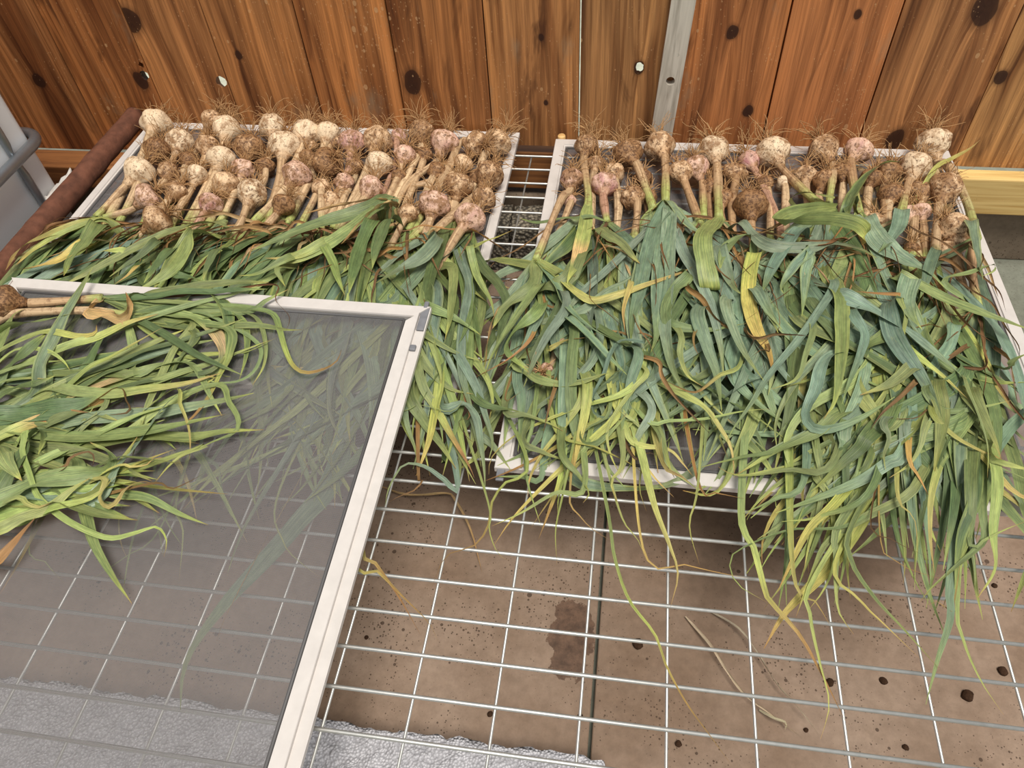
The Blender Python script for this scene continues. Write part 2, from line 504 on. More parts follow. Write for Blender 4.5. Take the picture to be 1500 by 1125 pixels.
WALL_Y = 1.535
seams = [-2.0, -1.72, -1.52, -1.31, -1.108, -0.92, -0.712, -0.514, -0.312, -0.115, 0.088, 0.287, 0.487, 0.695, 0.90, 1.10, 1.31, 1.52]
tints = [(176, 122, 76), (168, 112, 68), (180, 124, 78), (170, 112, 66), (184, 128, 80), (172, 118, 72), (182, 122, 72), (170, 114, 68), (184, 130, 82), (178, 130, 84), (182, 120, 74), (188, 124, 78), (184, 130, 84), (194, 144, 92), (186, 132, 84), (180, 126, 80), (176, 124, 80)]
WB = un_y(780, 213, WALL_Y).z; WBL = un_y(125, 218, WALL_Y).z; WBR = un_y(1450, 246, WALL_Y).z; WT = 0.62
wall = empty('wall_back', (0, WALL_Y, WB)); tag(wall, kind='structure')


def wall_pt(px, py):
    p = un_y(px, py, WALL_Y); return p.x, p.z


holes = {}   # board index -> list of (x, z, r)
for px, py, rp in ((330, 120, 6.5), (212, 111, 5.0), (207, 96, 3.0), (937, 97, 6.5)):
    x, z = wall_pt(px, py)
    for i in range(len(seams) - 1):
        if seams[i] < x < seams[i + 1]:
            d = (Vector((x, WALL_Y, z)) - CAM_P).length
            r = rp * d / F_PX
            x = min(max(x, seams[i] + r + 0.006), seams[i + 1] - r - 0.006)
            holes.setdefault(i, []).append((x, z, r * (0.80 if px > 500 else 1.1)))
knots_px = [(58, 118, 9), (190, 30, 16), (205, 120, 12), (350, 80, 6), (605, 120, 16), (790, 58, 5), (1073, 48, 9), (1097, 163, 8), (1440, 15, 19), (1310, 205, 13), (1257, 20, 6), (1465, 115, 9), (800, 150, 4), (1070, 198, 5)]
board_knots = {}
for px, py, rp in knots_px:
    x, z = wall_pt(px, py)
    d = (Vector((x, WALL_Y, z)) - CAM_P).length
    for i in range(len(seams) - 1):
        if seams[i] <= x < seams[i + 1]: board_knots.setdefault(i, []).append((x, z, rp * 0.72 * d / F_PX))
prng = random.Random(5)
for i in range(len(seams) - 1):
    x0, x1 = seams[i] + 0.0016, seams[i + 1] - 0.0016
    if i == 9: x0 += 0.0004      # the seam the daylight comes through
    dy = prng.uniform(-0.003, 0.003)
    bm = bmesh.new()
    wb = WBL if x1 < -0.9 else (WBR if x0 > 0.48 else WB + prng.uniform(-0.002, 0.002))
    outer = [bm.verts.new((x, 0, z)) for x, z in ((x0, wb), (x1, wb), (x1, WT), (x0, WT))]
    edges = [bm.edges.new((outer[k], outer[(k + 1) % 4])) for k in range(4)]
    for hx, hz, hr in holes.get(i, []):
        ring = []
        for k in range(14):
            a = 2 * math.pi * k / 14; rr = hr * prng.uniform(0.85, 1.15)
            ring.append(bm.verts.new((hx + rr * math.cos(a), 0, hz + rr * 1.1 * math.sin(a))))
        edges += [bm.edges.new((ring[k], ring[(k + 1) % 14])) for k in range(14)]
    bmesh.ops.triangle_fill(bm, use_beauty=True, use_dissolve=False, edges=edges)
    bmesh.ops.recalc_face_normals(bm, faces=list(bm.faces))
    fr = list(bm.faces)
    ex = bmesh.ops.extrude_face_region(bm, geom=fr)
    for v in [g for g in ex['geom'] if isinstance(g, bmesh.types.BMVert)]:
        v.co.y += 0.021
        for hx, hz, hr in holes.get(i, []):      # holes flared at the back so daylight shows through
            if math.hypot(v.co.x - hx, v.co.z - hz) < hr * 1.4:
                v.co.x = hx + (v.co.x - hx) * 1.15; v.co.z = hz + (v.co.z - hz) * 2.4
    bmesh.ops.recalc_face_normals(bm, faces=list(bm.faces))
    cxm = (x0 + x1) / 2
    for v in bm.verts: v.co.x -= cxm; v.co.z -= WB
    o = new_obj('plank', bm_mesh(bm, 'plank'), M['plank'], wall, (cxm, dy, 0))
    o['tint'] = list(srgb(*tints[i]))
    kk = board_knots.get(i, [])
    for j, nm in enumerate(('knot_a', 'knot_b')):
        if j < len(kk): o[nm] = [kk[j][0] - cxm, kk[j][1] - WB, kk[j][2]]
        elif j == 0 and i in holes: o[nm] = [holes[i][0][0] - cxm, holes[i][0][1] - WB, holes[i][0][2] * 1.25]
        else: o[nm] = [prng.uniform(-0.07, 0.07), 0.75 + 0.2 * j, 0.012]

for i, x in enumerate(seams[1:-1]):  # unseen strips added behind the seams to stop daylight leaking through
    if i + 1 == 9: continue
    zb = WBR if x > 0.48 else (WBL if x < -0.9 else WB)
    o = new_obj('hidden_seam_strip', box_mesh('hidden_seam_strip', 0.028, 0.008, WT - zb - 0.01, 0.001, 1), M['plank'], wall, (x, 0.0285, zb - WB + (WT - zb) / 2))
    o['tint'] = list(srgb(178, 120, 74)); o['knot_a'] = [0.0, 2.0, 0.01]; o['knot_b'] = [0.0, 2.0, 0.01]

# timbers along the foot of the wall
nt_ = new_obj('foot_timber', box_mesh('foot_timber', 1.25, 0.038, 0.089, 0.003), M['new_timber'], None, (1.125, WALL_Y - 0.0225, WBR - 0.0465))
tag(nt_, 'pale yellow new timber along the foot of the plank wall', 'timber')
ot = new_obj('foot_timber', box_mesh('foot_timber', 1.0, 0.075, 0.06, 0.003), M['old_timber'], None, (-1.42, WALL_Y - 0.042, WBL - 0.032))
tag(ot, 'old brown timber at the wall foot behind the white tank', 'timber')
dt = new_obj('foot_timber', box_mesh('foot_timber', 1.40, 0.05, 0.10, 0.003), M['old_timber'], None, (-0.21, WALL_Y + 0.03, WB - 0.022 - 0.05))
tag(dt, 'old brown timber below the daylight gap under the planks', 'timber')
ft = new_obj('trim_1', box_mesh('trim_1', 4.2, 0.10, 0.125, 0.004), M['footing'], None, (0.1, WALL_Y + 0.045, FLOOR_Z - BOARD_T + 0.0625))
tag(ft, kind='structure')
og = new_obj('outdoor_ground', box_mesh('outdoor_ground', 6, 3.0, 0.05, center=(0, WALL_Y + 1.60, -0.21)), M['grass']); tag(og, kind='structure')

# side wall out of view beyond the tank, added to block sky light from the left
side = empty('unseen_wall_left', (-1.98, 0, FLOOR_Z)); tag(side, kind='structure')
for k in range(13):
    o = new_obj('plank', box_mesh('plank', 0.02, 0.196, 1.8, 0.002, 1), M['plank'], side, (0, WALL_Y - 0.12 - 0.2 * k, 0.9))
    o['tint'] = list(srgb(178, 120, 74)); o['knot_a'] = [0.0, 0.3, 0.01]; o['knot_b'] = [0.0, 0.6, 0.01]

# grey batten leaning on the wall, with a bolt hole
bl0 = un_y(984, 0, WALL_Y - 0.03); br0 = un_y(1020, 0, WALL_Y - 0.03); bl1 = un_y(956, 185, WALL_Y - 0.03); br1 = un_y(986, 188, WALL_Y - 0.03)
top = (bl0 + br0) / 2; bot = (bl1 + br1) / 2
axis = (top - bot).normalized(); bw = 0.046
bm = bmesh.new()
hz = (un_y(978, 120, WALL_Y - 0.03) - bot).dot(axis)
L0, L1 = -0.06, 0.95
outer = [bm.verts.new((x, 0, z)) for x, z in ((-bw / 2, L0), (bw / 2, L0), (bw / 2, L1), (-bw / 2, L1))]
ed = [bm.edges.new((outer[k], outer[(k + 1) % 4])) for k in range(4)]
ring = [bm.verts.new((0.009 * math.cos(2 * math.pi * k / 16), 0, hz + 0.009 * math.sin(2 * math.pi * k / 16))) for k in range(16)]
ed += [bm.edges.new((ring[k], ring[(k + 1) % 16])) for k in range(16)]
bmesh.ops.triangle_fill(bm, use_beauty=True, use_dissolve=False, edges=ed)
ex = bmesh.ops.extrude_face_region(bm, geom=list(bm.faces))
for v in [g for g in ex['geom'] if isinstance(g, bmesh.types.BMVert)]: v.co.y += 0.018
bmesh.ops.recalc_face_normals(bm, faces=list(bm.faces))
bt = new_obj('wood_batten', bm_mesh(bm, 'wood_batten'), M['batten'], None, (bot.x, WALL_Y - 0.026, bot.z))
bt.rotation_euler = (0, math.atan2(axis.x, axis.z), 0)
tag(bt, 'weathered grey batten with a bolt hole standing against the planks', 'batten')


# blocks under the rack: split faced, with a rough displaced skin
def rough_block(name, x0, x1, y0, y1, z0, z1, mat, cell=0.012, amp=0.004, seed=0):
    bm = bmesh.new()
    nx, ny, nz = (max(2, int((b - a) / cell)) for a, b in ((x0, x1), (y0, y1), (z0, z1)))

    def face(fn, na, nb):
        g = [[bm.verts.new(fn(i / na, j / nb)) for j in range(nb + 1)] for i in range(na + 1)]
        for i in range(na):
            for j in range(nb): bm.faces.new((g[i][j], g[i + 1][j], g[i + 1][j + 1], g[i][j + 1]))
    lx, ly, lz = x1 - x0, y1 - y0, z1 - z0
    face(lambda a, b: (x0 + lx * a, y0 + ly * b, z1), nx, ny)
    face(lambda a, b: (x0 + lx * a, y0, z0 + lz * b), nx, nz)
    face(lambda a, b: (x1, y0 + ly * a, z0 + lz * b), ny, nz)
    face(lambda a, b: (x0, y1 - ly * a, z0 + lz * b), ny, nz)
    face(lambda a, b: (x1 - lx * a, y1, z0 + lz * b), nx, nz)
    bmesh.ops.remove_doubles(bm, verts=list(bm.verts), dist=0.0005)
    for v in bm.verts:
        p = v.co * 70 + Vector((seed, 0, 0)); q = v.co * 16
        v.co += Vector((mnoise.noise(p), mnoise.noise(p + Vector((9, 3, 1))), mnoise.noise(p + Vector((2, 7, 5))))) * amp + Vector((0, mnoise.noise(q), mnoise.noise(q + Vector((4, 4, 4))))) * amp * 0.8
        if v.co.z < z0 + 0.002: v.co.z = z0
    c = Vector(((x0 + x1) / 2, (y0 + y1) / 2, z0))
    for v in bm.verts: v.co -= c
    return new_obj(name, bm_mesh(bm, name, True), mat, None, c)


BT = FLOOR_Z + 0.115
for k, (xa, xb) in enumerate(((-1.05, -0.66), (-0.655, -0.265), (-0.26, 0.13))):
    rb = rough_block('concrete_block', xa, xb, un(750, 333, BT).y, WALL_Y - 0.055, FLOOR_Z - BOARD_T, BT, M['block'], seed=k * 11)
    tag(rb, 'grey split-faced concrete block under the rack at the wall foot', 'block', 'concrete blocks along the wall foot')
CZ = FLOOR_Z + 0.07
yb = un(640, 1078, CZ).y
cb = rough_block('concrete_curb', -1.20, un(885, 1121, CZ).x, yb - 0.22, yb, FLOOR_Z, CZ, M['curb'], 0.008, 0.0065, 5)
tag(cb, 'pale rough concrete curb under the front of the wire rack', 'curb')

# ------------------------------------------------------------------ wire rack
X0, Y0, SX, SY = -0.31372, 0.58607, 0.1016, 0.0508
CR, DR = 0.0026, 0.0019           # cross wires lie on the thinner depth wires
rack = empty('wire_rack', (X0, Y0, 0)); tag(rack, 'galvanised wire rack panel carrying the three mesh screens', 'rack')
xs = [X0 + i * SX for i in range(-8, 10)]; ys = [Y0 - j * SY for j in range(-17, 14)]
xa, xb = xs[0] - 0.004, xs[-1] + 0.004; ya, yb_ = ys[-1] - 0.02, ys[0] + 0.004
cw = tube_mesh('cross_wire', [(xa - X0, 0, 0), ((xa + xb) / 2 - X0, 0, 0), (xb - X0, 0, 0)], CR, 10)
dw = tube_mesh('depth_wire', [(0, ya - Y0, 0), (0, (ya + yb_) / 2 - Y0, 0), (0, yb_ - Y0, 0)], DR, 8)
for y in ys: new_obj('cross_wire', cw, M['wire'], rack, (0, y - Y0, -CR))
for x in xs: new_obj('depth_wire', dw, M['wire'], rack, (x - X0, 0, -2 * CR - DR + 0.0004))
# legs of the rack: bent wire feet standing on the floor
for x, y in ((xs[0], ys[1]), (xs[-2], ys[1]), (xs[1], ya + 0.02), (xs[-2], ya + 0.02)):
    lg = tube_mesh('rack_leg', [(0, 0, -0.004), (0, 0, -0.10), (0, 0, FLOOR_Z)], 0.005, 8)
    new_obj('rack_leg', lg, M['wire'], rack, (x - X0, y - Y0, 0))


# ------------------------------------------------------------------ window screens
def extr_profile(name, prof, length, mat, parent, loc, rot, mitre=(1, 1)):
    """closed profile [(across, up)] swept along local x; ends mitred by 45 degrees (mitre +1: outer edge at across=0 longest)"""
    V = []
    for e, s in ((0, 1), (1, -1)):
        for a, h in prof:
            x = (a if mitre[e] else 0.0) * s + (length if e else 0.0)
            V.append((x, a, h))
    n = len(prof); Fc = [tuple(range(n - 1, -1, -1)), tuple(range(n, 2 * n))]
    for k in range(n): Fc.append((k, (k + 1) % n, n + (k + 1) % n, n + k))
    me = data_mesh(name, V, Fc, smooth=False)
    o = new_obj(name, me, mat, parent, loc); o.rotation_euler = (0, 0, rot)
    return o


def mesh_fabric(name, w, h, parent, loc, mat, pitch=0.0015, wid=0.00042):
    V, Fc = [], []
    nxs, nys = int(w / pitch), int(h / pitch)

    def strip(p0, p1, side, seg, z):
        b = len(V)
        for k in range(seg + 1):
            t = k / seg; p = (p0[0] + (p1[0] - p0[0]) * t, p0[1] + (p1[1] - p0[1]) * t)
            V.append((p[0] - side[0], p[1] - side[1], z)); V.append((p[0] + side[0], p[1] + side[1], z))
            if k: Fc.append((b + 2 * k - 2, b + 2 * k - 1, b + 2 * k + 1, b + 2 * k))
    for i in range(nxs + 1):
        x = i * w / nxs; strip((x, 0), (x, h), (wid / 2, 0), 16, 0)
    for j in range(nys + 1):
        y = j * h / nys; strip((0, y), (w, y), (0, -wid / 2), 16, 0.0003)
    me = data_mesh(name, V, Fc, smooth=False)
    o = new_obj(name, me, mat, parent, loc); o['kind'] = 'stuff'
    return o


def window_screen(label, x0, x1, y0, y1, z, bar=0.022, t=0.011, step=False):
    root = empty('window_screen', (x0, y0, z)); tag(root, label, 'window screen')
    w, h = x1 - x0, y1 - y0
    if step:     # flat lip outside, raised flat inside
        prof = [(0.0165, 0), (0.0165, t - 0.0005), (0.0172, t + 0.0004), (bar - 0.001, t + 0.0008), (bar, t - 0.002), (bar, 0)]
        track = [(0, 0), (0, 0.0072), (0.002, 0.0072), (0.002, 0.0048), (0.0155, 0.0048), (0.0165, 0.0048), (0.0165, 0)]
    else:
        prof = [(0, 0), (0, t - 0.001), (0.001, t), (bar - 0.004, t), (bar - 0.003, t - 0.002), (bar, t - 0.003), (bar, 0)]
    flat = [(0, 0), (0, t - 0.001), (0.001, t), (bar - 0.012 if step else bar - 0.004, t), (bar - 0.010 if step else bar - 0.003, t - 0.002), (bar - 0.010 if step else bar, t - 0.003), (bar - 0.010 if step else bar, 0)]
    if step: flat = [(0, 0), (0, t - 0.001), (0.001, t), (0.023, t + 0.0006), (0.024, t - 0.002), (0.024, 0)]
    fw = 0.024 if step else bar
    R = math.pi / 2
    extr_profile('frame_bar', flat, w, M['alu'], root, (0, 0, 0), 0, (1, 1))
    extr_profile('frame_bar', flat, w, M['alu'], root, (w, h, 0), math.pi, (1, 1))
    extr_profile('frame_bar', prof, h, M['alu'], root, (w, 0, 0), R, (1, 1))
    extr_profile('frame_bar', prof, h, M['alu'], root, (0, h, 0), -R, (1, 1))
    if step:
        extr_profile('frame_track', track, h, M['alu_side'], root, (w, 0, 0), R, (0, 0)); extr_profile('frame_track', track, h, M['alu_side'], root, (0, h, 0), -R, (0, 0))
    # rubber cord that holds the mesh in its groove
    zc = t * 0.5
    a, b = bar + 0.004, fw + 0.004
    for nm, p in (('spline_cord', [(a, b, 0), (w - a, b, 0)]), ('spline_cord', [(a, h - b, 0), (w - a, h - b, 0)]), ('spline_cord', [(a, b, 0), (a, h - b, 0)]), ('spline_cord', [(w - a, b, 0), (w - a, h - b, 0)])):
        new_obj(nm, tube_mesh(nm, [Vector(p[0]) + Vector((0, 0, zc)), Vector(p[1]) + Vector((0, 0, zc))], 0.0024, 6), M['spline'], root)
    # inner lip the mesh sits on
    lip = [(0, 0), (0, 0.004), (0.009, 0.004), (0.009, 0)]
    mesh_fabric('screen_mesh', w - 2 * bar + 0.004, h - 2 * fw + 0.004, root, (bar - 0.002, fw - 0.002, zc - 0.0005), M['mesh'])
    return root


SCR_Z = 0.0004
LSX0, LSX1, LSY0, LSY1 = -1.150, -0.247, 0.735, 1.522
RSX0, RSX1, RSY0, RSY1 = -0.163, 0.660, 0.615, 1.500
ls = window_screen('white-framed mesh screen beside the white tank, covered in garlic', LSX0, LSX1, LSY0, LSY1, SCR_Z, 0.020)
rs = window_screen('white-framed mesh screen beside the yellow timber, piled with garlic', RSX0, RSX1, RSY0, RSY1, SCR_Z, 0.024)
# small metal pull tab at one corner of it
tb = new_obj('pull_tab', box_mesh('pull_tab', 0.012, 0.020, 0.004, 0.0012), M['key'], rs, (0.010, -0.009, 0.005))
dw_ = new_obj('wood_dowel', tube_mesh('wood_dowel', [(0, 0, -0.06), (0, 0, 0.012), (0, 0, 0.014)], [0.009, 0.009, 0.008], 14), M['dowel'], None, (RSX0 + 0.012, RSY1 + 0.0105, 0.0))
tag(dw_, 'short round wooden dowel standing behind a screen corner', 'dowel')

# the third screen lies askew on top: its back edge rests on the leaves, its front on the rack
FS_ZB, FS_ZF = 0.082, 0.003
A_ = un(628, 437, FS_ZB); B_ = un(434, 1125, 0.018)
FSX1 = (A_.x + B_.x) / 2; FSX0 = FSX1 - 0.775; FSYB = un(617, 441, FS_ZB).y; FS_LEN = 0.96
fs = window_screen('white-framed mesh screen lying tilted on top of the other screen', FSX0, FSX1, 0, FS_LEN, 0, 0.036, 0.011, True)
tilt = math.asin((FS_ZB - 0.011 - FS_ZF) / FS_LEN)
fs_front = FSYB - FS_LEN * math.cos(tilt)
fs.location = (FSX0, fs_front, FS_ZF); fs.rotation_euler = (tilt, 0, math.atan2(B_.x - A_.x, A_.y - B_.y))
new_obj('corner_key', box_mesh('corner_key', 0.013, 0.052, 0.004, 0.0015), M['key'], fs, (0.775 - 0.0085, FS_LEN - 0.024, 0.0072))
new_obj('corner_key', box_mesh('corner_key', 0.008, 0.016, 0.008, 0.002), M['key'], fs, (0.775 - 0.009, FS_LEN + 0.003, 0.0075))
new_obj('roller_clip', box_mesh('roller_clip', 0.010, 0.011, 0.005, 0.0015), M['key'], fs, (0.775 - 0.0115, FS_LEN - 0.087, 0.0075))


def fs_z(y):
    return FS_ZF + (y - fs_front) * math.tan(tilt) + 0.011


# ------------------------------------------------------------------ white tank with tube cage, pipe, paper
TX = -1.236
e0 = None
d_ = ray(100, 292); tnk = CAM_P + d_ * (TX / d_.x); TYB = tnk.y
bm = bmesh.new(); bmesh.ops.create_cube(bm, size=1)
for v in bm.verts: v.co = Vector((v.co.x * 0.62, v.co.y * 1.0, v.co.z * 1.02 + 0.51))
vert_e = [e for e in bm.edges if abs(e.verts[0].co.z - e.verts[1].co.z) > 0.5]
bmesh.ops.bevel(bm, geom=vert_e, offset=0.02, segments=5, affect='EDGES', profile=0.5)
tank = empty('water_tank', (TX - 0.31, TYB - 0.5, FLOOR_Z)); tag(tank, 'white plastic tank in a grey steel tube cage', 'tank')
new_obj('tank_body', bm_mesh(bm, 'tank_body'), M['tank'], tank, (0, 0, 0.03))
new_obj('pallet', box_mesh('pallet', 0.64, 1.02, 0.03, 0.004), M['tube'], tank, (0, 0, 0.015))
for dx_ in (0,):
    d = ray(30, 230); tz = (CAM_P + d * ((TX + 0.018) / d.x)).z - FLOOR_Z
for zz in (tz, tz + 0.32, tz - 0.30):
    pts = []
    xr, yr = 0.31 + 0.018, 0.5 + 0.018
    for cx_, cy_, a0 in ((xr, -yr, -90), (xr, yr, 0), (-xr, yr, 90), (-xr, -yr, 180)):
        r = 0.045; ccx = cx_ - math.copysign(r, cx_); ccy = cy_ - math.copysign(r, cy_)
        for k in range(6):
            a = math.radians(a0 + 90 * k / 5); pts.append((ccx + r * math.cos(a), ccy + r * math.sin(a), zz))
    pts.append(pts[0])
    new_obj('cage_tube', tube_mesh('cage_tube', pts, 0.0115, 12), M['tube'], tank)
for px, py in ((38, 262),):
    d = ray(px, py); p = CAM_P + d * ((TX + 0.006) / d.x)
    ly = p.y - (TYB - 0.5)
    for k, yy in enumerate((ly, ly - 0.24, ly - 0.48, ly - 0.72)):
        pts, rad = [], []
        for j in range(41):
            z = 0.05 + 0.95 * j / 40
            sq = max(math.exp(-((z - c) / 0.020) ** 2) for c in (tz, tz + 0.32, tz - 0.30))
            pts.append((0.31 + 0.010 - 0.004 * sq, yy, z)); rad.append(0.0085 - 0.0035 * sq)
        new_obj('cage_tube', tube_mesh('cage_tube', pts, rad, 10), M['tube'], tank)
# brown pipe between tank and screen
prn = random.Random(3)
pp, pr_ = [], []
q0 = un(196, 214, 0.0); q1 = un(50, 388, 0.0)
PX = -1.181
for j in range(60):
    t = j / 59
    pp.append(Vector((PX + 0.002 * mnoise.noise(Vector((t * 9, 1, 0))), WALL_Y - 0.012 - 1.0 * t, 0.0245)))
    pr_.append(0.0235 * (1 + 0.06 * mnoise.noise(Vector((t * 22, 5, 0)))))
V, Fc, _, _ = tube_arrays(pp, pr_, 18)
for v in V:
    k = 1 + 0.05 * mnoise.noise(Vector(v) * 45)
    v.x = PX + (v.x - PX) * k; v.z = 0.0245 + (v.z - 0.0245) * k
c0 = Vector((PX, WALL_Y - 0.5, 0.0))
bp = new_obj('brown_pipe', data_mesh('brown_pipe', [Vector(v) - c0 for v in V], Fc), M['pipe'], None, c0)
tag(bp, 'rough rusty brown pipe lying between white tank and screen', 'pipe')
# crumpled paper
pc = un(112, 288, 0.02)
V, Fc = [], []
for i in range(9):
    for j in range(13):
        u, w = i / 8 - 0.5, j / 12 - 0.5
        n_ = mnoise.noise(Vector((u * 5, w * 7, 2))) * 0.012
        V.append((u * 0.03 + n_ * 0.6, w * 0.11, 0.016 * math.cos(u * 3) + n_))
for i in range(8):
    for j in range(12): Fc.append((i * 13 + j, (i + 1) * 13 + j, (i + 1) * 13 + j + 1, i * 13 + j + 1))
pa = new_obj('paper_scrap', data_mesh('paper_scrap', V, Fc), M['paper'], None, (PX - 0.040, pc.y + 0.03, 0.012))
pa.modifiers.new('thick', 'SOLIDIFY').thickness = 0.0012
tag(pa, 'torn white paper scrap beside the brown pipe', 'paper')

# ------------------------------------------------------------------ leaves
CB = srgb(136, 154, 134); CBD = srgb(110, 130, 112); CG = srgb(138, 149, 100); CGD = srgb(106, 122, 82); CL = srgb(164, 174, 112)
CY = srgb(184, 188, 110); CYY = srgb(202, 182, 114); CO = srgb(178, 136, 88); CT = srgb(206, 174, 132); CD = srgb(104, 76, 54); CBR = srgb(146, 106, 70)
STY = {
    'b': [(0, CL), (0.12, CB), (0.75, CB), (0.95, CG), (1, CY)],
    'B': [(0, CG), (0.1, CBD), (0.8, CB), (1, CL)],
    'g': [(0, CL), (0.15, CG), (0.86, CG), (0.96, CY), (1, CO)],
    'd': [(0, CG), (0.15, CGD), (0.85, CGD), (1, CY)],
    'l': [(0, CL), (0.8, CL), (0.95, CY), (1, CO)],
    'y': [(0, CG), (0.5, CL), (0.72, CY), (0.92, CYY), (1, CO)],
    'Y': [(0, CL), (0.2, CY), (0.7, CYY), (1, CO)],
    'o': [(0, CG), (0.4, CY), (0.6, CO), (1, CBR)],
    't': [(0, CT), (0.6, CT), (1, CO)],
    'x': [(0, CBR), (0.5, CO), (1, CD)],
    'D': [(0, CD), (0.5, CBR), (1, CD)],
    'w': [(0, srgb(222, 204, 190)), (1, srgb(206, 184, 166))],
    'gt': [(0, CG), (0.45, CL), (0.6, CT), (0.7, CT), (0.8, CG), (1, CY)],
    'gy': [(0, CG), (0.6, CG), (0.75, CY), (0.88, CO), (1, CBR)],
}


def style_col(st, t):
    s = STY[st]
    for (t0, c0), (t1, c1) in zip(s, s[1:]):
        if t <= t1: return lerp3(c0, c1, (t - t0) / (t1 - t0))
    return s[-1][1]


def leaf_part(parent, origin, pts, width, st, rng, roll0=None, fold=None, blunt=False, name='leaf', force_side=None):
    dry = st in ('t', 'x', 'D', 'w')
    P, length = catmull(pts, 8)
    n = max(12, min(46, int(length / 0.0085)))
    P, length = catmull(pts, n)
    T = []
    for i in range(n):
        d = P[min(i + 1, n - 1)] - P[max(i - 1, 0)]
        T.append(d.normalized() if d.length > 1e-9 else Vector((0, -1, 0)))
    step = length / (n - 1)
    # in-plane curvature makes the ribbon bank on to its edge
    kap = [0.0] * n
    for i in range(1, n - 1):
        a, b = T[i - 1], T[i + 1]
        kap[i] = (a.x * b.y - a.y * b.x) / (2 * step)
    for _ in range(5):
        kap = [kap[i] * 0.5 + 0.25 * (kap[max(i - 1, 0)] + kap[min(i + 1, n - 1)]) for i in range(n)]
    if roll0 is None: roll0 = rng.uniform(-0.35, 0.35)
    tw = rng.uniform(-0.5, 0.5); ph = rng.uniform(0, 6.28); fr = rng.uniform(3, 7)
    if dry: tw *= 6
    keel = fold if fold is not None else rng.uniform(0.10, 0.30)
    sd = rng.uniform(0, 100)
    V, Fc, C, UV = [], [], [], []
    S = (-1.0, -0.5, 0.0, 0.5, 1.0)
    tr_ = rng.uniform(0.80, 1.18); tint = (tr_ * rng.uniform(0.92, 1.10), tr_, tr_ * rng.uniform(0.86, 1.08)); edge_y = rng.random() < 0.16
    for i in range(n):
        t = i / (n - 1)
        up = Vector((0, 0, 1)) - T[i] * T[i].z
        if up.length < 0.15:
            up = (Vector((0, 1, 0.3)) - T[i] * Vector((0, 1, 0.3)).dot(T[i]))
        up.normalize()
        side = T[i].cross(up)
        if force_side is not None:
            fsv = force_side - T[i] * force_side.dot(T[i])
            if fsv.length > 0.2: side = fsv.normalized(); up = side.cross(T[i])
        bank = max(-0.85, min(0.85, kap[i] * width * 1.8))
        ang = roll0 + tw * t + 0.16 * math.sin(fr * t + ph) + bank
        q = Quaternion(T[i], ang); sv = q @ side; uv_ = q @ up
        wp = min(1.0, 0.58 + 3.2 * t)
        if blunt: wp *= 1.0 if t < 0.96 else 0.85
        elif t > 0.50: wp *= max(0.03, 1 - ((t - 0.5) / 0.5) ** 1.9)
        hw = width * 0.5 * wp * (1 + 0.04 * math.sin(9 * t + ph))
        kl = keel + max(0, 0.5 - 4 * t) * 0.5
        if dry: kl += 0.35
        cbase = style_col(st, t)
        for k, s in enumerate(S):
            rip = 0.05 * hw * math.sin(t * 40 + ph + (2 if s > 0 else 0)) * abs(s) if not dry else 0.25 * hw * math.sin(t * 33 + ph + 2 * s)
            V.append(P[i] + sv * (s * hw) + uv_ * (kl * hw * (abs(s) - 0.45) + rip) - origin)
            jit = mnoise.noise(Vector((sd + t * 7, s * 0.8, 0))) * 0.18
            c = tuple(max(0, cbase[q_] * tint[q_] * (1 + jit)) for q_ in range(3))
            if edge_y and abs(s) == 1 and not dry: c = lerp3(c, CY, 0.4)
            C.append(c); UV.append((s * 0.5 + 0.5, t * length / 0.10))
        if i:
            for k in range(4):
                Fc.append(((i - 1) * 5 + k, (i - 1) * 5 + k + 1, i * 5 + k + 1, i * 5 + k))
    me = data_mesh(name, V, Fc, C, UV)
    return new_obj('dry_leaf' if dry else name, me, M['dry'] if dry else M['leaf'], parent)


# ------------------------------------------------------------------ garlic plants
PROF = [(-0.84, 0.02), (-0.88, 0.22), (-0.86, 0.42), (-0.74, 0.68), (-0.52, 0.88), (-0.22, 0.985), (0.06, 1.0), (0.32, 0.93), (0.56, 0.77), (0.76, 0.57), (0.94, 0.43), (1.15, 0.34), (1.42, 0.29)]
TONE = {'cream': (srgb(238, 216, 184), 0.24), 'tan': (srgb(232, 200, 162), 0.46), 'brown': (srgb(214, 178, 138), 0.72), 'pink': (srgb(238, 202, 180), 0.34), 'purple': (srgb(232, 196, 178), 0.28)}
PUR = srgb(150, 62, 92); GREENISH = srgb(200, 200, 120)


def frame_from(axis):
    a = axis.normalized(); s = a.cross(Vector((0, 0, 1)))
    s = s.normalized() if s.length > 1e-3 else Vector((1, 0, 0))
    return a, s, s.cross(a)


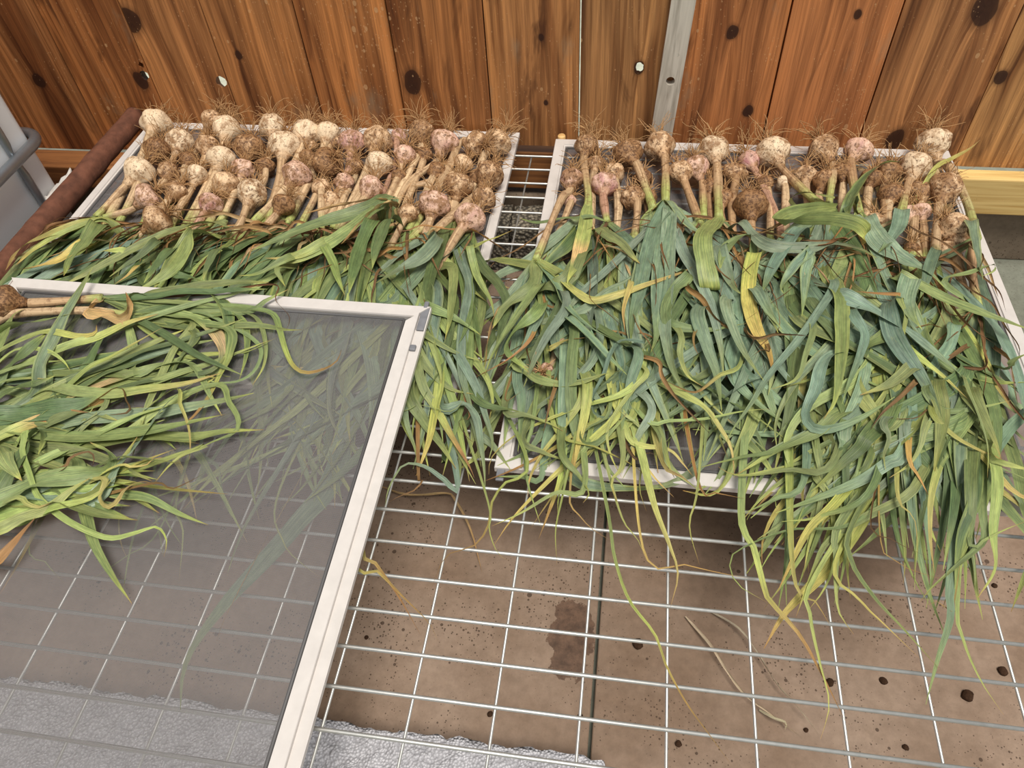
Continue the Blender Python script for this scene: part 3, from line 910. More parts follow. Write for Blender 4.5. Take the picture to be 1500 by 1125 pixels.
def bulb_mesh(axis, R, tone, rng):
    a, s, u = frame_from(axis)
    n = 26; lob = rng.choice((5, 6, 7, 8)); ph = rng.uniform(0, 6.28); amp = rng.uniform(0.05, 0.11); sd = rng.uniform(0, 50)
    base = TONE[tone][0]
    sq = rng.uniform(0.82, 0.96); fl = rng.uniform(0.92, 1.12)
    V, Fc, C, UV = [], [], [], []
    m = len(PROF)
    for i, (h, r) in enumerate(PROF):
        w = max(0.0, 1 - abs(h + 0.05) / 0.95)
        for k in range(n):
            an = 2 * math.pi * k / n
            rr = r * (1 + amp * w * (abs(math.cos(lob * 0.5 * an + ph)) * 2 - 1.2) + 0.16 * w * mnoise.noise(Vector((math.cos(an) * 1.3 + sd, math.sin(an) * 1.3, h))))
            V.append((a * (h * sq) + s * (rr * math.cos(an) * fl) + u * (rr * math.sin(an))) * R)
            t = i / (m - 1)
            c = base
            if tone in ('pink', 'purple'):
                f = 0.5 + 0.5 * mnoise.noise(Vector((math.cos(an) * 2.2 + sd, math.sin(an) * 2.2, h * 1.2)))
                f = max(0, f - (0.50 if tone == 'pink' else 0.30)) * (1.1 if tone == 'pink' else 1.6)
                if tone == 'purple': f *= min(1, max(0.25, 0.6 + h))
                c = lerp3(c, PUR, min(0.85, f))
            if h < -0.8: c = lerp3(c, srgb(110, 76, 48), 0.8)
            if h > 0.9: c = lerp3(c, srgb(190, 150, 106), 0.5)
            C.append(c); UV.append((k / n, t))
        if i:
            for k in range(n):
                k2 = (k + 1) % n
                Fc.append(((i - 1) * n + k, (i - 1) * n + k2, i * n + k2, i * n + k))
    Fc.append(tuple(range(n - 1, -1, -1))); Fc.append(tuple((m - 1) * n + k for k in range(n)))
    return data_mesh('bulb', V, Fc, C, UV)


def roots_mesh(axis, R, rng, count, length, lift, zfloor):
    a, s, u = frame_from(axis)
    V, Fc = [], []
    for _ in range(count):
        an = rng.uniform(0, 2 * math.pi); r0 = R * 0.30 * math.sqrt(rng.random())
        p = -a * R * 0.83 + s * (r0 * math.cos(an)) + u * (r0 * math.sin(an))
        spread = rng.uniform(0.1, 0.95)
        d = (-a + (s * math.cos(an) + u * math.sin(an)) * spread + Vector((0, 0, lift * rng.uniform(0.2, 1.3)))).normalized()
        L_ = length * rng.uniform(0.45, 1.15); n = 7; pts = []
        bend = Vector((rng.gauss(0, 1), rng.gauss(0, 1), rng.gauss(0, 0.8) - 0.15)) * 0.20
        for i in range(n):
            pts.append(p.copy())
            d = (d + bend + Vector((rng.gauss(0, 1), rng.gauss(0, 1), rng.gauss(0, 1))) * 0.20).normalized()
            p = p + d * (L_ / (n - 1))
            p.z = max(p.z, zfloor)
        rd = [0.00105 * (1 - 0.55 * i / (n - 1)) * rng.uniform(0.85, 1.15) for i in range(n)]
        v, f, _, _ = tube_arrays(pts, rd, 3, False)
        b = len(V); V += v; Fc += [tuple(q + b for q in ff) for ff in f]
    return data_mesh('roots', V, Fc)


PLANTS = []


class Plant:
    pass


def make_plant(px, py, rp, tone, stem_px, zone, z_c=None, z_end=None, green=0.35, roots=1.0, seed=0, stem_w=0.0078, world=None, place=None):
    rng = random.Random(seed * 7919 + 13)
    p = Plant(); p.zone = zone; p.tone = tone; p.rng = rng; p.leaves = 0; p.place = place
    base_z = 0.010 if zone != 'F' else 0.0
    if world is None:
        zc = z_c if z_c is not None else 0.034
        c = un(px, py, zc)
        if zone == 'F': c = un(px, py, fs_z(c.y) + 0.02); c = un(px, py, fs_z(c.y) + 0.02)
        R = rp * (c - CAM_P).length / F_PX * 1.05
    else:
        c, R = Vector(world), rp
    if zone == 'F': base_z = fs_z(c.y)
    c.z = max(c.z, base_z + R * 0.92)
    if world is None: c = un(px, py, c.z)
    p.c, p.R = c, R
    ends = [Vector(e) if len(e) == 3 and world is not None else e for e in stem_px]
    W = [c]
    for k, e in enumerate(stem_px):
        if world is not None: W.append(Vector(e)); continue
        f = (k + 1) / len(stem_px)
        ze = z_end if z_end is not None else 0.036
        zz = c.z + (ze - c.z) * f
        if zone == 'F':
            q = un(*e, base_z + 0.012); zz = fs_z(q.y) + 0.011
        W.append(un(*e, zz))
    d0 = (W[1] - c); ax = d0.normalized()
    ax = (ax + Vector((rng.gauss(0, 0.10), 0, rng.gauss(-0.10, 0.14)))).normalized()
    W.insert(1, c + ax * R * 1.5)
    if (W[2] - W[1]).length < 0.03: W.pop(2) if len(W) > 3 else None
    root = empty('garlic_plant', (c.x, c.y, base_z))
    o = Vector(root.location)
    p.root, p.o, p.end = root, o, W[-1]
    p.dir = (W[-1] - W[-2]).normalized()
    # bulb and roots
    b = new_obj('bulb', bulb_mesh(ax, R, tone, rng), M['bulb'], root, c - o)
    b['dirt'] = min(1.0, max(0.0, TONE[tone][1] + rng.uniform(-0.08, 0.24)))
    if roots > 0:
        rl = 0.056 * roots * rng.uniform(0.85, 1.2)
        new_obj('roots', roots_mesh(ax, R, rng, int(40 * (0.6 + 0.4 * roots)), rl, 0.55, base_z + 0.001 - c.z), M['root'], b)
    # stalk
    N_ = 20
    P, ln = catmull(W, N_)
    rad, cols = [], []
    w0 = stem_w * rng.uniform(0.9, 1.12) * (0.65 + 0.35 * min(1.0, R / 0.028))
    tanc = lerp3(srgb(214, 188, 152), srgb(164, 126, 88), rng.random() * (0.5 if zone == 'L' else 0.8))
    if tone == 'purple': tanc = lerp3(tanc, srgb(176, 110, 110), 0.45)
    for i in range(N_):
        t = i / (N_ - 1)
        rad.append(w0 * (1.0 + 0.10 * math.sin(t * 9 + seed)) * (1.12 - 0.1 * t))
        g = max(0.0, min(1.0, (t - (1 - green)) / max(0.05, green) * 1.4)) if green > 0 else 0
        cols.append(lerp3(tanc, lerp3(srgb(178, 188, 104), CL, 0.5), g))
    V, Fc, C, UV = tube_arrays(P, rad, 9, True, cols)
    new_obj('stalk', data_mesh('stalk', [v - o for v in V], Fc, C, UV), M['stem'], root)
    p.w0 = w0
    PLANTS.append(p)
    return p


# ---- left screen: px, py, r_px, tone, stalk end(s)
LEFT = [
    (228, 181, 17, 'cream', [(206, 232)]), (264, 209, 17, 'cream', [(240, 262)]), (231, 221, 17, 'brown', [(196, 285)]),
    (205, 252, 19, 'cream', [(172, 284), (141, 318)]), (332, 191, 18, 'cream', [(316, 245)]), (304, 215, 15, 'tan', [(284, 268)]),
    (324, 233, 17, 'cream', [(300, 290)]), (365, 217, 18, 'brown', [(352, 262)]), (247, 253, 14, 'tan', [(218, 306)]),
    (288, 257, 14, 'cream', [(262, 306)]), (355, 249, 14, 'pink', [(330, 312)]), (331, 271, 18, 'tan', [(303, 332)]),
    (369, 284, 20, 'cream', [(351, 330), (336, 352)]), (217, 289, 17, 'pink', [(180, 307), (152, 319)]), (257, 281, 14, 'tan', [(222, 330)]),
    (309, 300, 16, 'purple', [(278, 346)]), (231, 324, 19, 'tan', [(186, 352)]), (313, 178, 15, 'tan', [(291, 196), (262, 268)]),
    (399, 188, 18, 'cream', [(390, 240), (385, 271)]), (417, 215, 20, 'cream', [(409, 262), (392, 330)]), (448, 197, 19, 'cream', [(431, 240)]),
    (480, 196, 16, 'cream', [(466, 240)]), (487, 209, 12, 'tan', [(474, 262)]), (516, 209, 17, 'purple', [(508, 257)]),
    (553, 207, 20, 'tan', [(536, 252), (513, 299)]), (584, 201, 11, 'purple', [(578, 245)]), (617, 195, 18, 'tan', [(606, 240)]),
    (651, 208, 18, 'pink', [(644, 222), (596, 271)]), (697, 211, 17, 'tan', [(672, 208), (657, 246)]), (729, 208, 18, 'tan', [(712, 226), (700, 258)]),
    (435, 255, 18, 'pink', [(410, 280), (372, 326)]), (480, 239, 21, 'brown', [(470, 245), (426, 321)]), (504, 268, 13, 'pink', [(490, 306)]),
    (555, 240, 17, 'cream', [(530, 282)]), (593, 227, 14, 'pink', [(578, 272)]), (543, 275, 17, 'pink', [(517, 314)]),
    (585, 261, 12, 'brown', [(562, 300)]), (640, 251, 13, 'brown', [(620, 290)]), (679, 240, 13, 'tan', [(668, 250), (566, 290)]),
    (717, 256, 19, 'tan', [(708, 270), (663, 316), (612, 361)]), (671, 272, 19, 'tan', [(660, 320)]), (709, 291, 16, 'tan', [(690, 338)]),
    (636, 300, 21, 'pink', [(630, 328), (617, 360)]), (688, 320, 22, 'pink', [(675, 345), (634, 405), (620, 432)]), (597, 313, 14, 'tan', [(592, 334), (566, 372)]),
    (471, 276, 13, 'tan', [(472, 330)]), (415, 300, 15, 'brown', [(403, 318), (372, 352)]), (485, 293, 12, 'tan', [(462, 340)]), (456, 216, 10, 'tan', [(446, 262)]),
    (388, 245, 13, 'brown', [(372, 300)]), (520, 245, 12, 'brown', [(504, 292)]), (620, 228, 12, 'brown', [(604, 276)]), (276, 236, 12, 'brown', [(252, 286)]),
    (450, 232, 12, 'brown', [(436, 280)]), (700, 262, 13, 'brown', [(640, 312), (596, 356)]),
]
RIGHT = [
    (859, 214, 16, 'tan', [(855, 240), (862, 287), (859, 312)]), (837, 263, 16, 'pink', [(822, 292), (785, 381)]), (835, 295, 9, 'pink', [(832, 310), (808, 367)]),
    (872, 242, 13, 'tan', [(868, 290)]), (885, 271, 17, 'purple', [(886, 290), (889, 325)]), (899, 255, 15, 'tan', [(906, 300)]),
    (920, 225, 19, 'brown', [(930, 240), (957, 306)]), (927, 290, 17, 'tan', [(929, 352)]), (967, 215, 21, 'tan', [(970, 240), (975, 296)]),
    (997, 253, 16, 'tan', [(1006, 270), (1026, 330)]), (1020, 245, 17, 'pink', [(1030, 256), (1031, 318)]), (1045, 221, 20, 'cream', [(1052, 250), (1053, 320)]),
    (1076, 255, 15, 'tan', [(1072, 305)]), (1097, 237, 14, 'purple', [(1110, 255), (1140, 322)]), (1099, 301, 23, 'brown', [(1103, 330), (1105, 380)]),
    (1060, 293, 14, 'brown', [(1060, 345)]), (1132, 223, 20, 'cream', [(1146, 244), (1185, 286), (1210, 303)]), (1207, 218, 18, 'tan', [(1219, 232), (1219, 262), (1214, 300)]),
    (1257, 221, 16, 'pink', [(1243, 240), (1251, 275), (1258, 312)]), (1367, 210, 18, 'cream', [(1388, 242), (1416, 295), (1430, 350)]), (1341, 245, 18, 'cream', [(1332, 270), (1317, 322)]),
    (1384, 277, 20, 'tan', [(1376, 296), (1369, 384)]), (1180, 258, 14, 'tan', [(1184, 310)]), (1207, 266, 15, 'brown', [(1204, 310)]),
    (1149, 269, 11, 'cream', [(1151, 333)]), (1236, 255, 14, 'brown', [(1232, 305)]), (1301, 253, 15, 'brown', [(1296, 305)]),
    (1305, 287, 15, 'brown', [(1300, 340)]), (1348, 282, 14, 'tan', [(1340, 318)]), (1331, 314, 12, 'pink', [(1340, 340), (1348, 385)]),
    (1349, 311, 12, 'pink', [(1353, 330), (1357, 380)]), (1397, 333, 18, 'tan', [(1412, 345), (1424, 400), (1432, 450)]), (1400, 357, 14, 'tan', [(1412, 385), (1437, 430), (1447, 500)]),
    (1281, 325, 12, 'tan', [(1276, 362)]), (1385, 367, 12, 'tan', [(1396, 385), (1412, 430), (1420, 490)]), (1335, 366, 10, 'brown', [(1340, 410)]),
    (801, 541, 10, 'pink', [(818, 508), (838, 474)]), (942, 262, 13, 'brown', [(950, 312)]), (1276, 262, 13, 'brown', [(1270, 305)]), (950, 290, 12, 'brown', [(962, 330)]), (1120, 270, 12, 'brown', [(1128, 320)]),
    (1040, 275, 12, 'brown', [(1042, 326)]),
]
lrng = random.Random(77)
for i, (x, y, r, tone, st) in enumerate(LEFT):
    last = st[-1]
    if last[1] < 318:
        yt = lrng.uniform(322, 356); st = st + [(last[0] - 0.52 * (yt - last[1]) + lrng.uniform(-6, 6), yt)]
    make_plant(x, y, r, tone, st, 'L', z_c=0.045 if r > 13 else 0.026, z_end=0.026 if y > 250 else 0.017, green=0.25, roots=1.0 if y < 230 else 0.8, seed=i + 1)
for i, (x, y, r, tone, st) in enumerate(RIGHT):
    last = st[-1]
    if last[1] < 345 and r < 16:
        yt = lrng.uniform(345, 378); st = st + [(last[0] + lrng.uniform(-5, 5), yt)]
    make_plant(x, y, r, tone, st, 'R', z_c=0.045 if r > 15 else 0.026, z_end=0.046 if r > 15 else 0.026, green=0.5 if r >= 16 and y < 250 else 0.2, roots=1.1 if y < 245 else 0.8, seed=200 + i)
# plants lying on the tilted screen: one bulb in view, the others past the frame edge
make_plant(8, 441, 17, 'brown', [(60, 440), (150, 437)], 'F', seed=401, green=0.2)
make_plant(-52, 474, 17, 'tan', [(20, 460), (120, 455), (185, 462)], 'F', seed=402, green=0.15, place='stalk')
for i, (x, y, ex, ey) in enumerate(((-120, 540, -30, 560), (-130, 600, -40, 610), (-140, 650, -45, 645), (-150, 700, -50, 690), (-150, 745, -55, 735), (-140, 800, -60, 770))):
    make_plant(x, y, 18, 'tan', [(ex, ey)], 'F', seed=410 + i, green=0.3, place='off')

# ---- traced leaves: crop origin and scale of the measured views
CROP = {'c1': (0, 100, 3.75), 'c2': (380, 100, 3.75), 'c3': (740, 130, 3.75), 'c4': (1100, 130, 3.75), 'f': (0, 380, 3.75), 'c6': (380, 380, 3.75), 'c7': (740, 400, 3.75), 'c8': (1100, 400, 3.75), 'g': (0, 700, 2.648), 'c5': (400, 650, 2.368), 'c9': (900, 650, 2.368), 'r8': (660, 320, 9.375), 'h': (560, 540, 6.25), 'k': (180, 340, 5.0), 'm': (0, 600, 5.0)}


def smooth(a, b, x):
    t = max(0.0, min(1.0, (x - a) / (b - a))); return t * t * (3 - 2 * t)


def pile(zone, x, y):
    if zone == 'F':
        return fs_z(y) + 0.004
    if zone == 'U':          # below the tilted screen, lying on the rack
        return 0.006
    if zone == 'L':
        if x > LSX1 - 0.02: return 0.012 + 0.03 * smooth(0.45, 0.8, y)
        top = 0.014 + 0.046 * smooth(0.60, 0.82, y) * (1 - 0.35 * smooth(1.05, 1.25, y))
        if x < FSX1 + 0.03 and y < FSYB + 0.03: top = min(top, fs_z(y) - 0.024)
        return max(0.006, top)
    h = 0.010 + 0.062 * smooth(0.56, 0.80, y) * smooth(-0.25, 0.0, x) * (1 - 0.25 * smooth(1.1, 1.3, y))
    if x > 0.25: h += 0.03 * smooth(0.25, 0.4, x) * smooth(0.38, 0.6, y) * (1 - smooth(0.65, 0.8, y))
    return h


def px_to_world(crop, x, y, zone, dz):
    ox, oy, s = CROP[crop]; px, py = ox + x / s, oy + y / s
    z = 0.05
    for _ in range(6):
        q = un(px, py, z); z = pile(zone, q.x, q.y) + dz
    return un(px, py, z)


HERO = [
    # right screen, back part
    ('R', 'c3', 'b', 82, [(890, 640), (820, 760), (770, 950), (735, 1125), (700, 1260), (690, 1400)]),
    ('R', 'c3', 'b', 88, [(890, 690), (862, 900), (842, 1125), (830, 1350), (800, 1450)]),
    ('R', 'c3', 'b', 92, [(900, 660), (890, 900), (880, 1125), (880, 1300), (910, 1500), (960, 1620), (1010, 1720)]),
    ('R', 'c3', 'b', 45, [(905, 620), (1000, 740), (1090, 810), (1100, 850)]),
    ('R', 'c3', 'b', 62, [(915, 760), (980, 900), (1060, 1040), (1130, 1200), (1180, 1400), (1200, 1580)]),
    ('R', 'c3', 'gt', 78, [(455, 640), (430, 800), (390, 950), (345, 1050), (340, 1075)]),
    ('R', 'c3', 'g', 85, [(420, 900), (340, 1050), (220, 1090), (90, 1150), (-60, 1240), (-150, 1330)]),
    ('R', 'r8', 'g', 150, [(1500, 770), (1200, 670), (800, 590), (530, 570), (400, 620), (440, 740), (600, 880), (820, 960)]),
    ('R', 'c3', 'g', 24, [(465, 700), (400, 712), (330, 710), (180, 735), (80, 712)]),
    ('R', 'c3', 'g', 60, [(500, 770), (560, 800), (640, 850), (700, 920), (740, 960)]),
    ('R', 'c3', 'd', 75, [(400, 780), (330, 870), (260, 930), (200, 1000)]),
    ('R', 'c7', 'Y', 42, [(300, 30), (400, 110), (480, 150), (600, 125), (800, 55), (960, 0), (1040, -40)]),
    ('R', 'c3', 'b', 80, [(1180, 860), (1200, 960), (1250, 1080), (1300, 1130)]),
    ('R', 'c3', 'g', 55, [(1340, 805), (1240, 845), (1190, 920), (1180, 1000)]),
    ('R', 'c3', 'Y', 78, [(1370, 900), (1345, 1000), (1335, 1125), (1350, 1230), (1390, 1340), (1450, 1450), (1470, 1560)]),
    ('R', 'c4', 'b', 62, [(-60, 730), (0, 790), (100, 860), (300, 875), (450, 850), (600, 880), (690, 930)]),
    ('R', 'c4', 'b', 100, [(620, 700), (700, 830), (830, 930), (980, 1010), (1060, 1090)]),
    ('R', 'c4', 'd', 45, [(530, 640), (570, 560), (640, 470), (740, 405), (830, 402)]),
    ('R', 'c4', 'd', 55, [(560, 600), (530, 660), (545, 700)]),
    ('R', 'c4', 'Y', 20, [(1010, 440), (1100, 385), (1200, 330), (1260, 280)]),
    ('R', 'c4', 'g', 28, [(1060, 1060), (1200, 1010), (1330, 965), (1335, 1000), (1270, 1030)]),
    ('R', 'c4', 'b', 70, [(830, 660), (810, 760), (750, 850), (700, 900)]),
    ('R', 'c4', 'b', 60, [(1210, 720), (1225, 800), (1245, 920), (1275, 1050)]),
    ('R', 'c4', 'b', 70, [(280, 760), (200, 850), (120, 980), (60, 1120)]),
    ('R', 'c4', 'b', 60, [(330, 880), (250, 960), (170, 1080), (180, 1125)]),
    ('R', 'c4', 'b', 55, [(320, 900), (300, 1000), (290, 1125), (280, 1250)]),
    ('R', 'c4', 'B', 50, [(1020, 880), (985, 960), (960, 1060), (930, 1150)]),
    ('R', 'c4', 'g', 30, [(460, 600), (300, 570), (220, 600), (240, 640), (300, 660)]),
    # right screen, middle
    ('R', 'c7', 'g', 72, [(1010, 0), (930, 90), (885, 200), (900, 275), (980, 300), (1120, 312), (1330, 275)]),
    ('R', 'c7', 'b', 56, [(320, 100), (330, 200), (235, 340), (160, 480), (100, 630)]),
    ('R', 'c7', 'b', 42, [(280, 60), (340, 180), (470, 300), (600, 370), (670, 420)]),
    ('R', 'c7', 'b', 46, [(350, 240), (480, 360), (580, 470), (670, 560)]),
    ('R', 'c7', 'b', 58, [(330, 400), (322, 600), (312, 800), (320, 1000), (335, 1125)]),
    ('R', 'c7', 'g', 62, [(380, 330), (365, 500), (362, 700), (385, 850), (425, 940), (510, 930), (620, 830), (665, 770)]),
    ('R', 'c7', 'l', 66, [(60, 480), (120, 545), (200, 590), (310, 612), (430, 595), (560, 550), (670, 535)]),
    ('R', 'c7', 'b', 66, [(725, 420), (690, 600), (650, 780), (640, 900)]),
    ('R', 'c7', 'b', 62, [(800, 720), (740, 880), (680, 1000), (640, 1100)]),
    ('R', 'c7', 'b', 26, [(760, 380), (640, 370), (580, 440), (540, 560), (482, 680), (500, 780), (640, 800), (750, 825)]),
    ('R', 'c7', 'l', 30, [(775, 530), (700, 640), (600, 780), (560, 880), (580, 1000), (640, 1125)]),
    ('R', 'c7', 'b', 78, [(1060, 200), (1110, 400), (1160, 550), (1190, 760)]),
    ('R', 'c7', 'x', 32, [(1000, 70), (1080, 140), (1160, 250), (1300, 340), (1400, 360)]),
    ('R', 'c7', 'gy', 30, [(1290, 500), (1180, 560), (1060, 650), (980, 640), (880, 590)]),
    ('R', 'c7', 'l', 26, [(780, 810), (900, 812), (1100, 800), (1300, 760), (1460, 745)]),
    ('R', 'c7', 'y', 52, [(985, 670), (1100, 740), (1180, 850), (1240, 960), (1260, 1100)]),
    ('R', 'c7', 'x', 26, [(830, 480), (860, 560), (920, 660), (1020, 770), (1130, 890)]),
    ('R', 'c7', 'g', 42, [(1540, 950), (1300, 1010), (1100, 1060), (1030, 1085)]),
    ('R', 'c7', 'y', 44, [(655, 840), (690, 920), (760, 950), (900, 970), (980, 1050), (1030, 1115)]),
    ('R', 'c7', 'g', 72, [(820, 830), (870, 950), (900, 1060), (930, 1125)]),
    ('R', 'c7', 'y', 60, [(450, 600), (440, 760), (410, 900), (370, 1100)]),
    ('R', 'c7', 'b', 85, [(70, 560), (90, 700), (80, 900), (70, 980)]),
    ('R', 'c7', 'b', 55, [(190, 220), (140, 330), (90, 430), (20, 520)]),
    ('R', 'c7', 'Y', 34, [(690, 60), (650, 200), (660, 330)]),
    ('R', 'c7', 'Y', 36, [(240, 420), (330, 370), (440, 355)]),
    ('R', 'c7', 'Y', 44, [(1045, 320), (1040, 400), (1060, 445)]),
    ('R', 'c7', 'x', 26, [(730, 290), (790, 380), (830, 460), (900, 515)]),
    ('R', 'c7', 'x', 26, [(270, 640), (240, 740), (210, 880)]),
    ('R', 'c7', 'o', 24, [(0, 680), (90, 650)]),
    ('R', 'c7', 'g', 60, [(0, 740), (120, 780), (250, 830), (320, 870)]),
    ('R', 'c7', 'g', 60, [(100, 900), (200, 980), (300, 1020), (340, 1050)]),
    ('R', 'c7', 'D', 40, [(700, 1000), (780, 985), (830, 1000)]),
    ('R', 'c7', 'g', 55, [(960, 330), (960, 440), (1000, 560), (1080, 620)]),
    ('R', 'c7', 'b', 60, [(1210, 150), (1250, 300), (1320, 450), (1420, 590)]),
    ('R', 'c7', 'b', 90, [(1400, 110), (1450, 220), (1500, 330)]),
    ('R', 'c8', 'g', 56, [(800, 10), (880, 40), (1050, 130), (1250, 210), (1500, 300), (1600, 345)]),
    ('R', 'c8', 'b', 90, [(770, 150), (770, 300), (830, 420), (930, 560), (1000, 690), (1060, 830)]),
    ('R', 'c8', 'b', 84, [(500, 120), (700, 220), (850, 310), (1000, 430), (1150, 560), (1210, 660)]),
    ('R', 'c8', 'b', 48, [(460, 60), (380, 200), (250, 380), (100, 560), (0, 720), (-100, 860), (-130, 930)]),
    ('R', 'c8', 'g', 80, [(475, 100), (500, 300), (490, 500), (460, 700), (400, 800)]),
    ('R', 'c8', 'b', 54, [(560, 200), (625, 330), (600, 450), (540, 600), (500, 720)]),
    ('R', 'c8', 'b', 72, [(450, 440), (350, 650), (300, 780), (360, 858), (500, 840), (650, 770), (790, 680)]),
    ('R', 'c8', 'g', 84, [(900, 510), (830, 560), (740, 620), (600, 670)]),
    ('R', 'c8', 'y', 38, [(860, 400), (960, 490), (1060, 570), (1190, 690)]),
    ('R', 'c8', 'g', 38, [(960, 620), (1020, 730), (1100, 760), (1250, 740), (1430, 700)]),
    ('R', 'c8', 'g', 86, [(480, 770), (440, 800), (350, 880), (150, 970), (0, 1060), (-80, 1110)]),
    ('R', 'c8', 'y', 34, [(990, 740), (1100, 880), (1250, 970), (1350, 1010), (1420, 1050)]),
    ('R', 'c8', 'l', 74, [(1310, 990), (1380, 1040), (1450, 1060), (1560, 1090)]),
    ('R', 'c8', 'g', 84, [(1020, 600), (1050, 750), (1040, 900), (1000, 1125)]),
    ('R', 'c8', 'g', 96, [(1200, 640), (1270, 780), (1330, 900), (1375, 1020)]),
    ('R', 'c8', 'x', 34, [(880, 620), (820, 680), (720, 770), (650, 870)]),
    ('R', 'c8', 'x', 18, [(945, 770), (850, 800), (740, 795)]),
    ('R', 'c8', 'x', 34, [(0, 345), (150, 335), (350, 345)]),
    ('R', 'c8', 'o', 22, [(820, 118), (700, 112), (570, 100)]),
    ('R', 'c8', 'x', 26, [(100, 420), (60, 420), (-20, 480)]),
    ('R', 'c8', 'b', 100, [(880, 20), (850, 130), (880, 230), (940, 310)]),
    ('R', 'c8', 'l', 36, [(820, 130), (850, 230), (840, 320), (850, 400)]),
    ('R', 'c8', 'g', 52, [(960, 830), (930, 950), (870, 1050), (760, 1125)]),
    ('R', 'c8', 'b', 64, [(740, 800), (760, 900), (730, 1000), (740, 1080)]),
    ('R', 'c8', 'g', 44, [(1410, 520), (1440, 480), (1520, 440)]),
    ('R', 'c8', 'g', 26, [(1180, 600), (1250, 780), (1300, 950), (1300, 1125)]),
    ('R', 'c8', 'g', 40, [(340, 280), (300, 450), (250, 580), (110, 640)]),
    ('R', 'c8', 'b', 64, [(30, 90), (90, 200), (170, 310)]),
    # spilling over the front edge
    ('R', 'c8', 'd', 104, [(660, 880), (600, 960), (520, 1030), (420, 1125), (330, 1200)]),
    ('R', 'c9', 'b', 50, [(1000, 30), (960, 60), (850, 130), (700, 190), (560, 240)]),
    ('R', 'c9', 'y', 40, [(780, 190), (680, 290), (620, 400), (565, 515)]),
    ('R', 'c9', 'g', 30, [(1060, 120), (1000, 190), (860, 260), (740, 340), (690, 440), (630, 600)]),
    ('R', 'c9', 'g', 14, [(870, 250), (600, 300), (430, 370), (400, 420), (430, 490), (530, 550)]),
    ('R', 'c9', 'gy', 26, [(440, 240), (480, 350), (520, 500), (540, 545), (640, 660), (720, 800), (800, 960)]),
    ('R', 'c9', 'l', 18, [(690, 470), (680, 600), (710, 750), (745, 900), (715, 1025)]),
    ('R', 'c9', 'y', 32, [(620, 440), (700, 550), (745, 625)]),
    ('R', 'c9', 'g', 30, [(790, 260), (770, 400), (775, 570), (830, 660)]),
    ('R', 'c9', 'g', 20, [(830, 270), (820, 400), (900, 530), (1010, 650), (1130, 785)]),
    ('R', 'c9', 'y', 18, [(770, 400), (850, 540), (950, 640), (1070, 755)]),
    ('R', 'c9', 'y', 28, [(1110, 130), (1095, 300), (1110, 450)]),
    ('R', 'c9', 'g', 48, [(1240, 80), (1230, 300), (1180, 450)]),
    ('R', 'c9', 'd', 52, [(1255, 150), (1200, 330), (1180, 520)]),
    ('R', 'c9', 'd', 40, [(1180, 200), (1160, 330), (1140, 440)]),
    ('R', 'c9', 'B', 40, [(1165, 480), (1165, 600), (1120, 750), (1080, 905)]),
    ('R', 'c9', 'l', 20, [(1190, 540), (1210, 680), (1270, 820), (1350, 940)]),
    ('R', 'c9', 'l', 42, [(1325, 100), (1312, 300), (1320, 430), (1260, 535)]),
    ('R', 'c9', 'g', 28, [(1275, 200), (1285, 320), (1250, 370), (1180, 430), (1100, 500), (1060, 550)]),
    ('R', 'c9', 'g', 20, [(1230, 330), (1290, 328), (1350, 300), (1421, 272)]),
    ('R', 'c9', 'Y', 34, [(1020, 20), (1060, 120), (1095, 190)]),
    ('R', 'c9', 'y', 26, [(980, 160), (1040, 260), (1053, 400)]),
    ('R', 'c9', 'Y', 30, [(1175, 545), (1130, 545), (1085, 560)]),
    ('R', 'c9', 'y', 38, [(100, 60), (140, 220), (190, 350), (220, 450), (195, 565)]),
    ('R', 'c9', 'gy', 12, [(-20, 250), (0, 390), (50, 540), (140, 660), (180, 770), (250, 900), (330, 1010), (410, 1120)]),
    ('R', 'c9', 'Y', 11, [(100, 365), (250, 420), (400, 455), (490, 470)]),
    ('R', 'c9', 'l', 14, [(290, 140), (260, 280), (295, 420)]),
    ('R', 'c9', 'l', 16, [(10, 210), (80, 330), (110, 405)]),
    ('R', 'c9', 'o', 22, [(290, 130), (360, 170), (450, 190)]),
    ('R', 'c9', 'g', 40, [(30, 30), (-10, 130), (10, 200)]),
    ('R', 'c9', 'y', 60, [(160, 40), (230, 110), (260, 135)]),
    ('R', 'c9', 'g', 34, [(760, 60), (600, 90), (430, 110), (360, 80)]),
    ('R', 'c9', 'd', 40, [(900, 140), (720, 250), (580, 270)]),
    ('R', 'c9', 'b', 44, [(660, 110), (560, 190), (450, 240)]),
    ('R', 'c9', 'D', 10, [(890, 250), (960, 330), (1080, 390)]),
    ('R', 'c9', 'Y', 8, [(920, 300), (980, 410), (1100, 460), (1150, 470)]),
    # strip between the screens
    ('L', 'c6', 'g', 58, [(910, 250), (1050, 310), (1150, 370), (1215, 415)]),
    ('L', 'c6', 'g', 36, [(890, 390), (1000, 470), (1120, 530), (1220, 555)]),
    ('L', 'c6', 'g', 62, [(860, 470), (930, 600), (1050, 710), (1175, 740)]),
    ('L', 'c6', 'y', 64, [(990, 640), (960, 850), (930, 1000), (880, 1140), (860, 1190)]),
    ('L', 'c6', 'l', 50, [(930, 390), (990, 600), (1000, 700)]),
    ('L', 'c6', 'g', 82, [(820, 720), (900, 880), (1000, 1020), (1080, 1150)]),
    ('L', 'c6', 'gy', 52, [(870, 560), (900, 700), (960, 800), (1050, 960), (1150, 1130), (1180, 1200)]),
    ('L', 'c6', 'b', 70, [(850, 560), (830, 680), (780, 760)]),
    ('L', 'c6', 'b', 52, [(1090, 520), (1190, 700), (1240, 850), (1280, 1000), (1260, 1100)]),
    ('L', 'c6', 'B', 62, [(1000, 810), (1120, 790), (1190, 870), (1215, 1000), (1235, 1150), (1240, 1260)]),
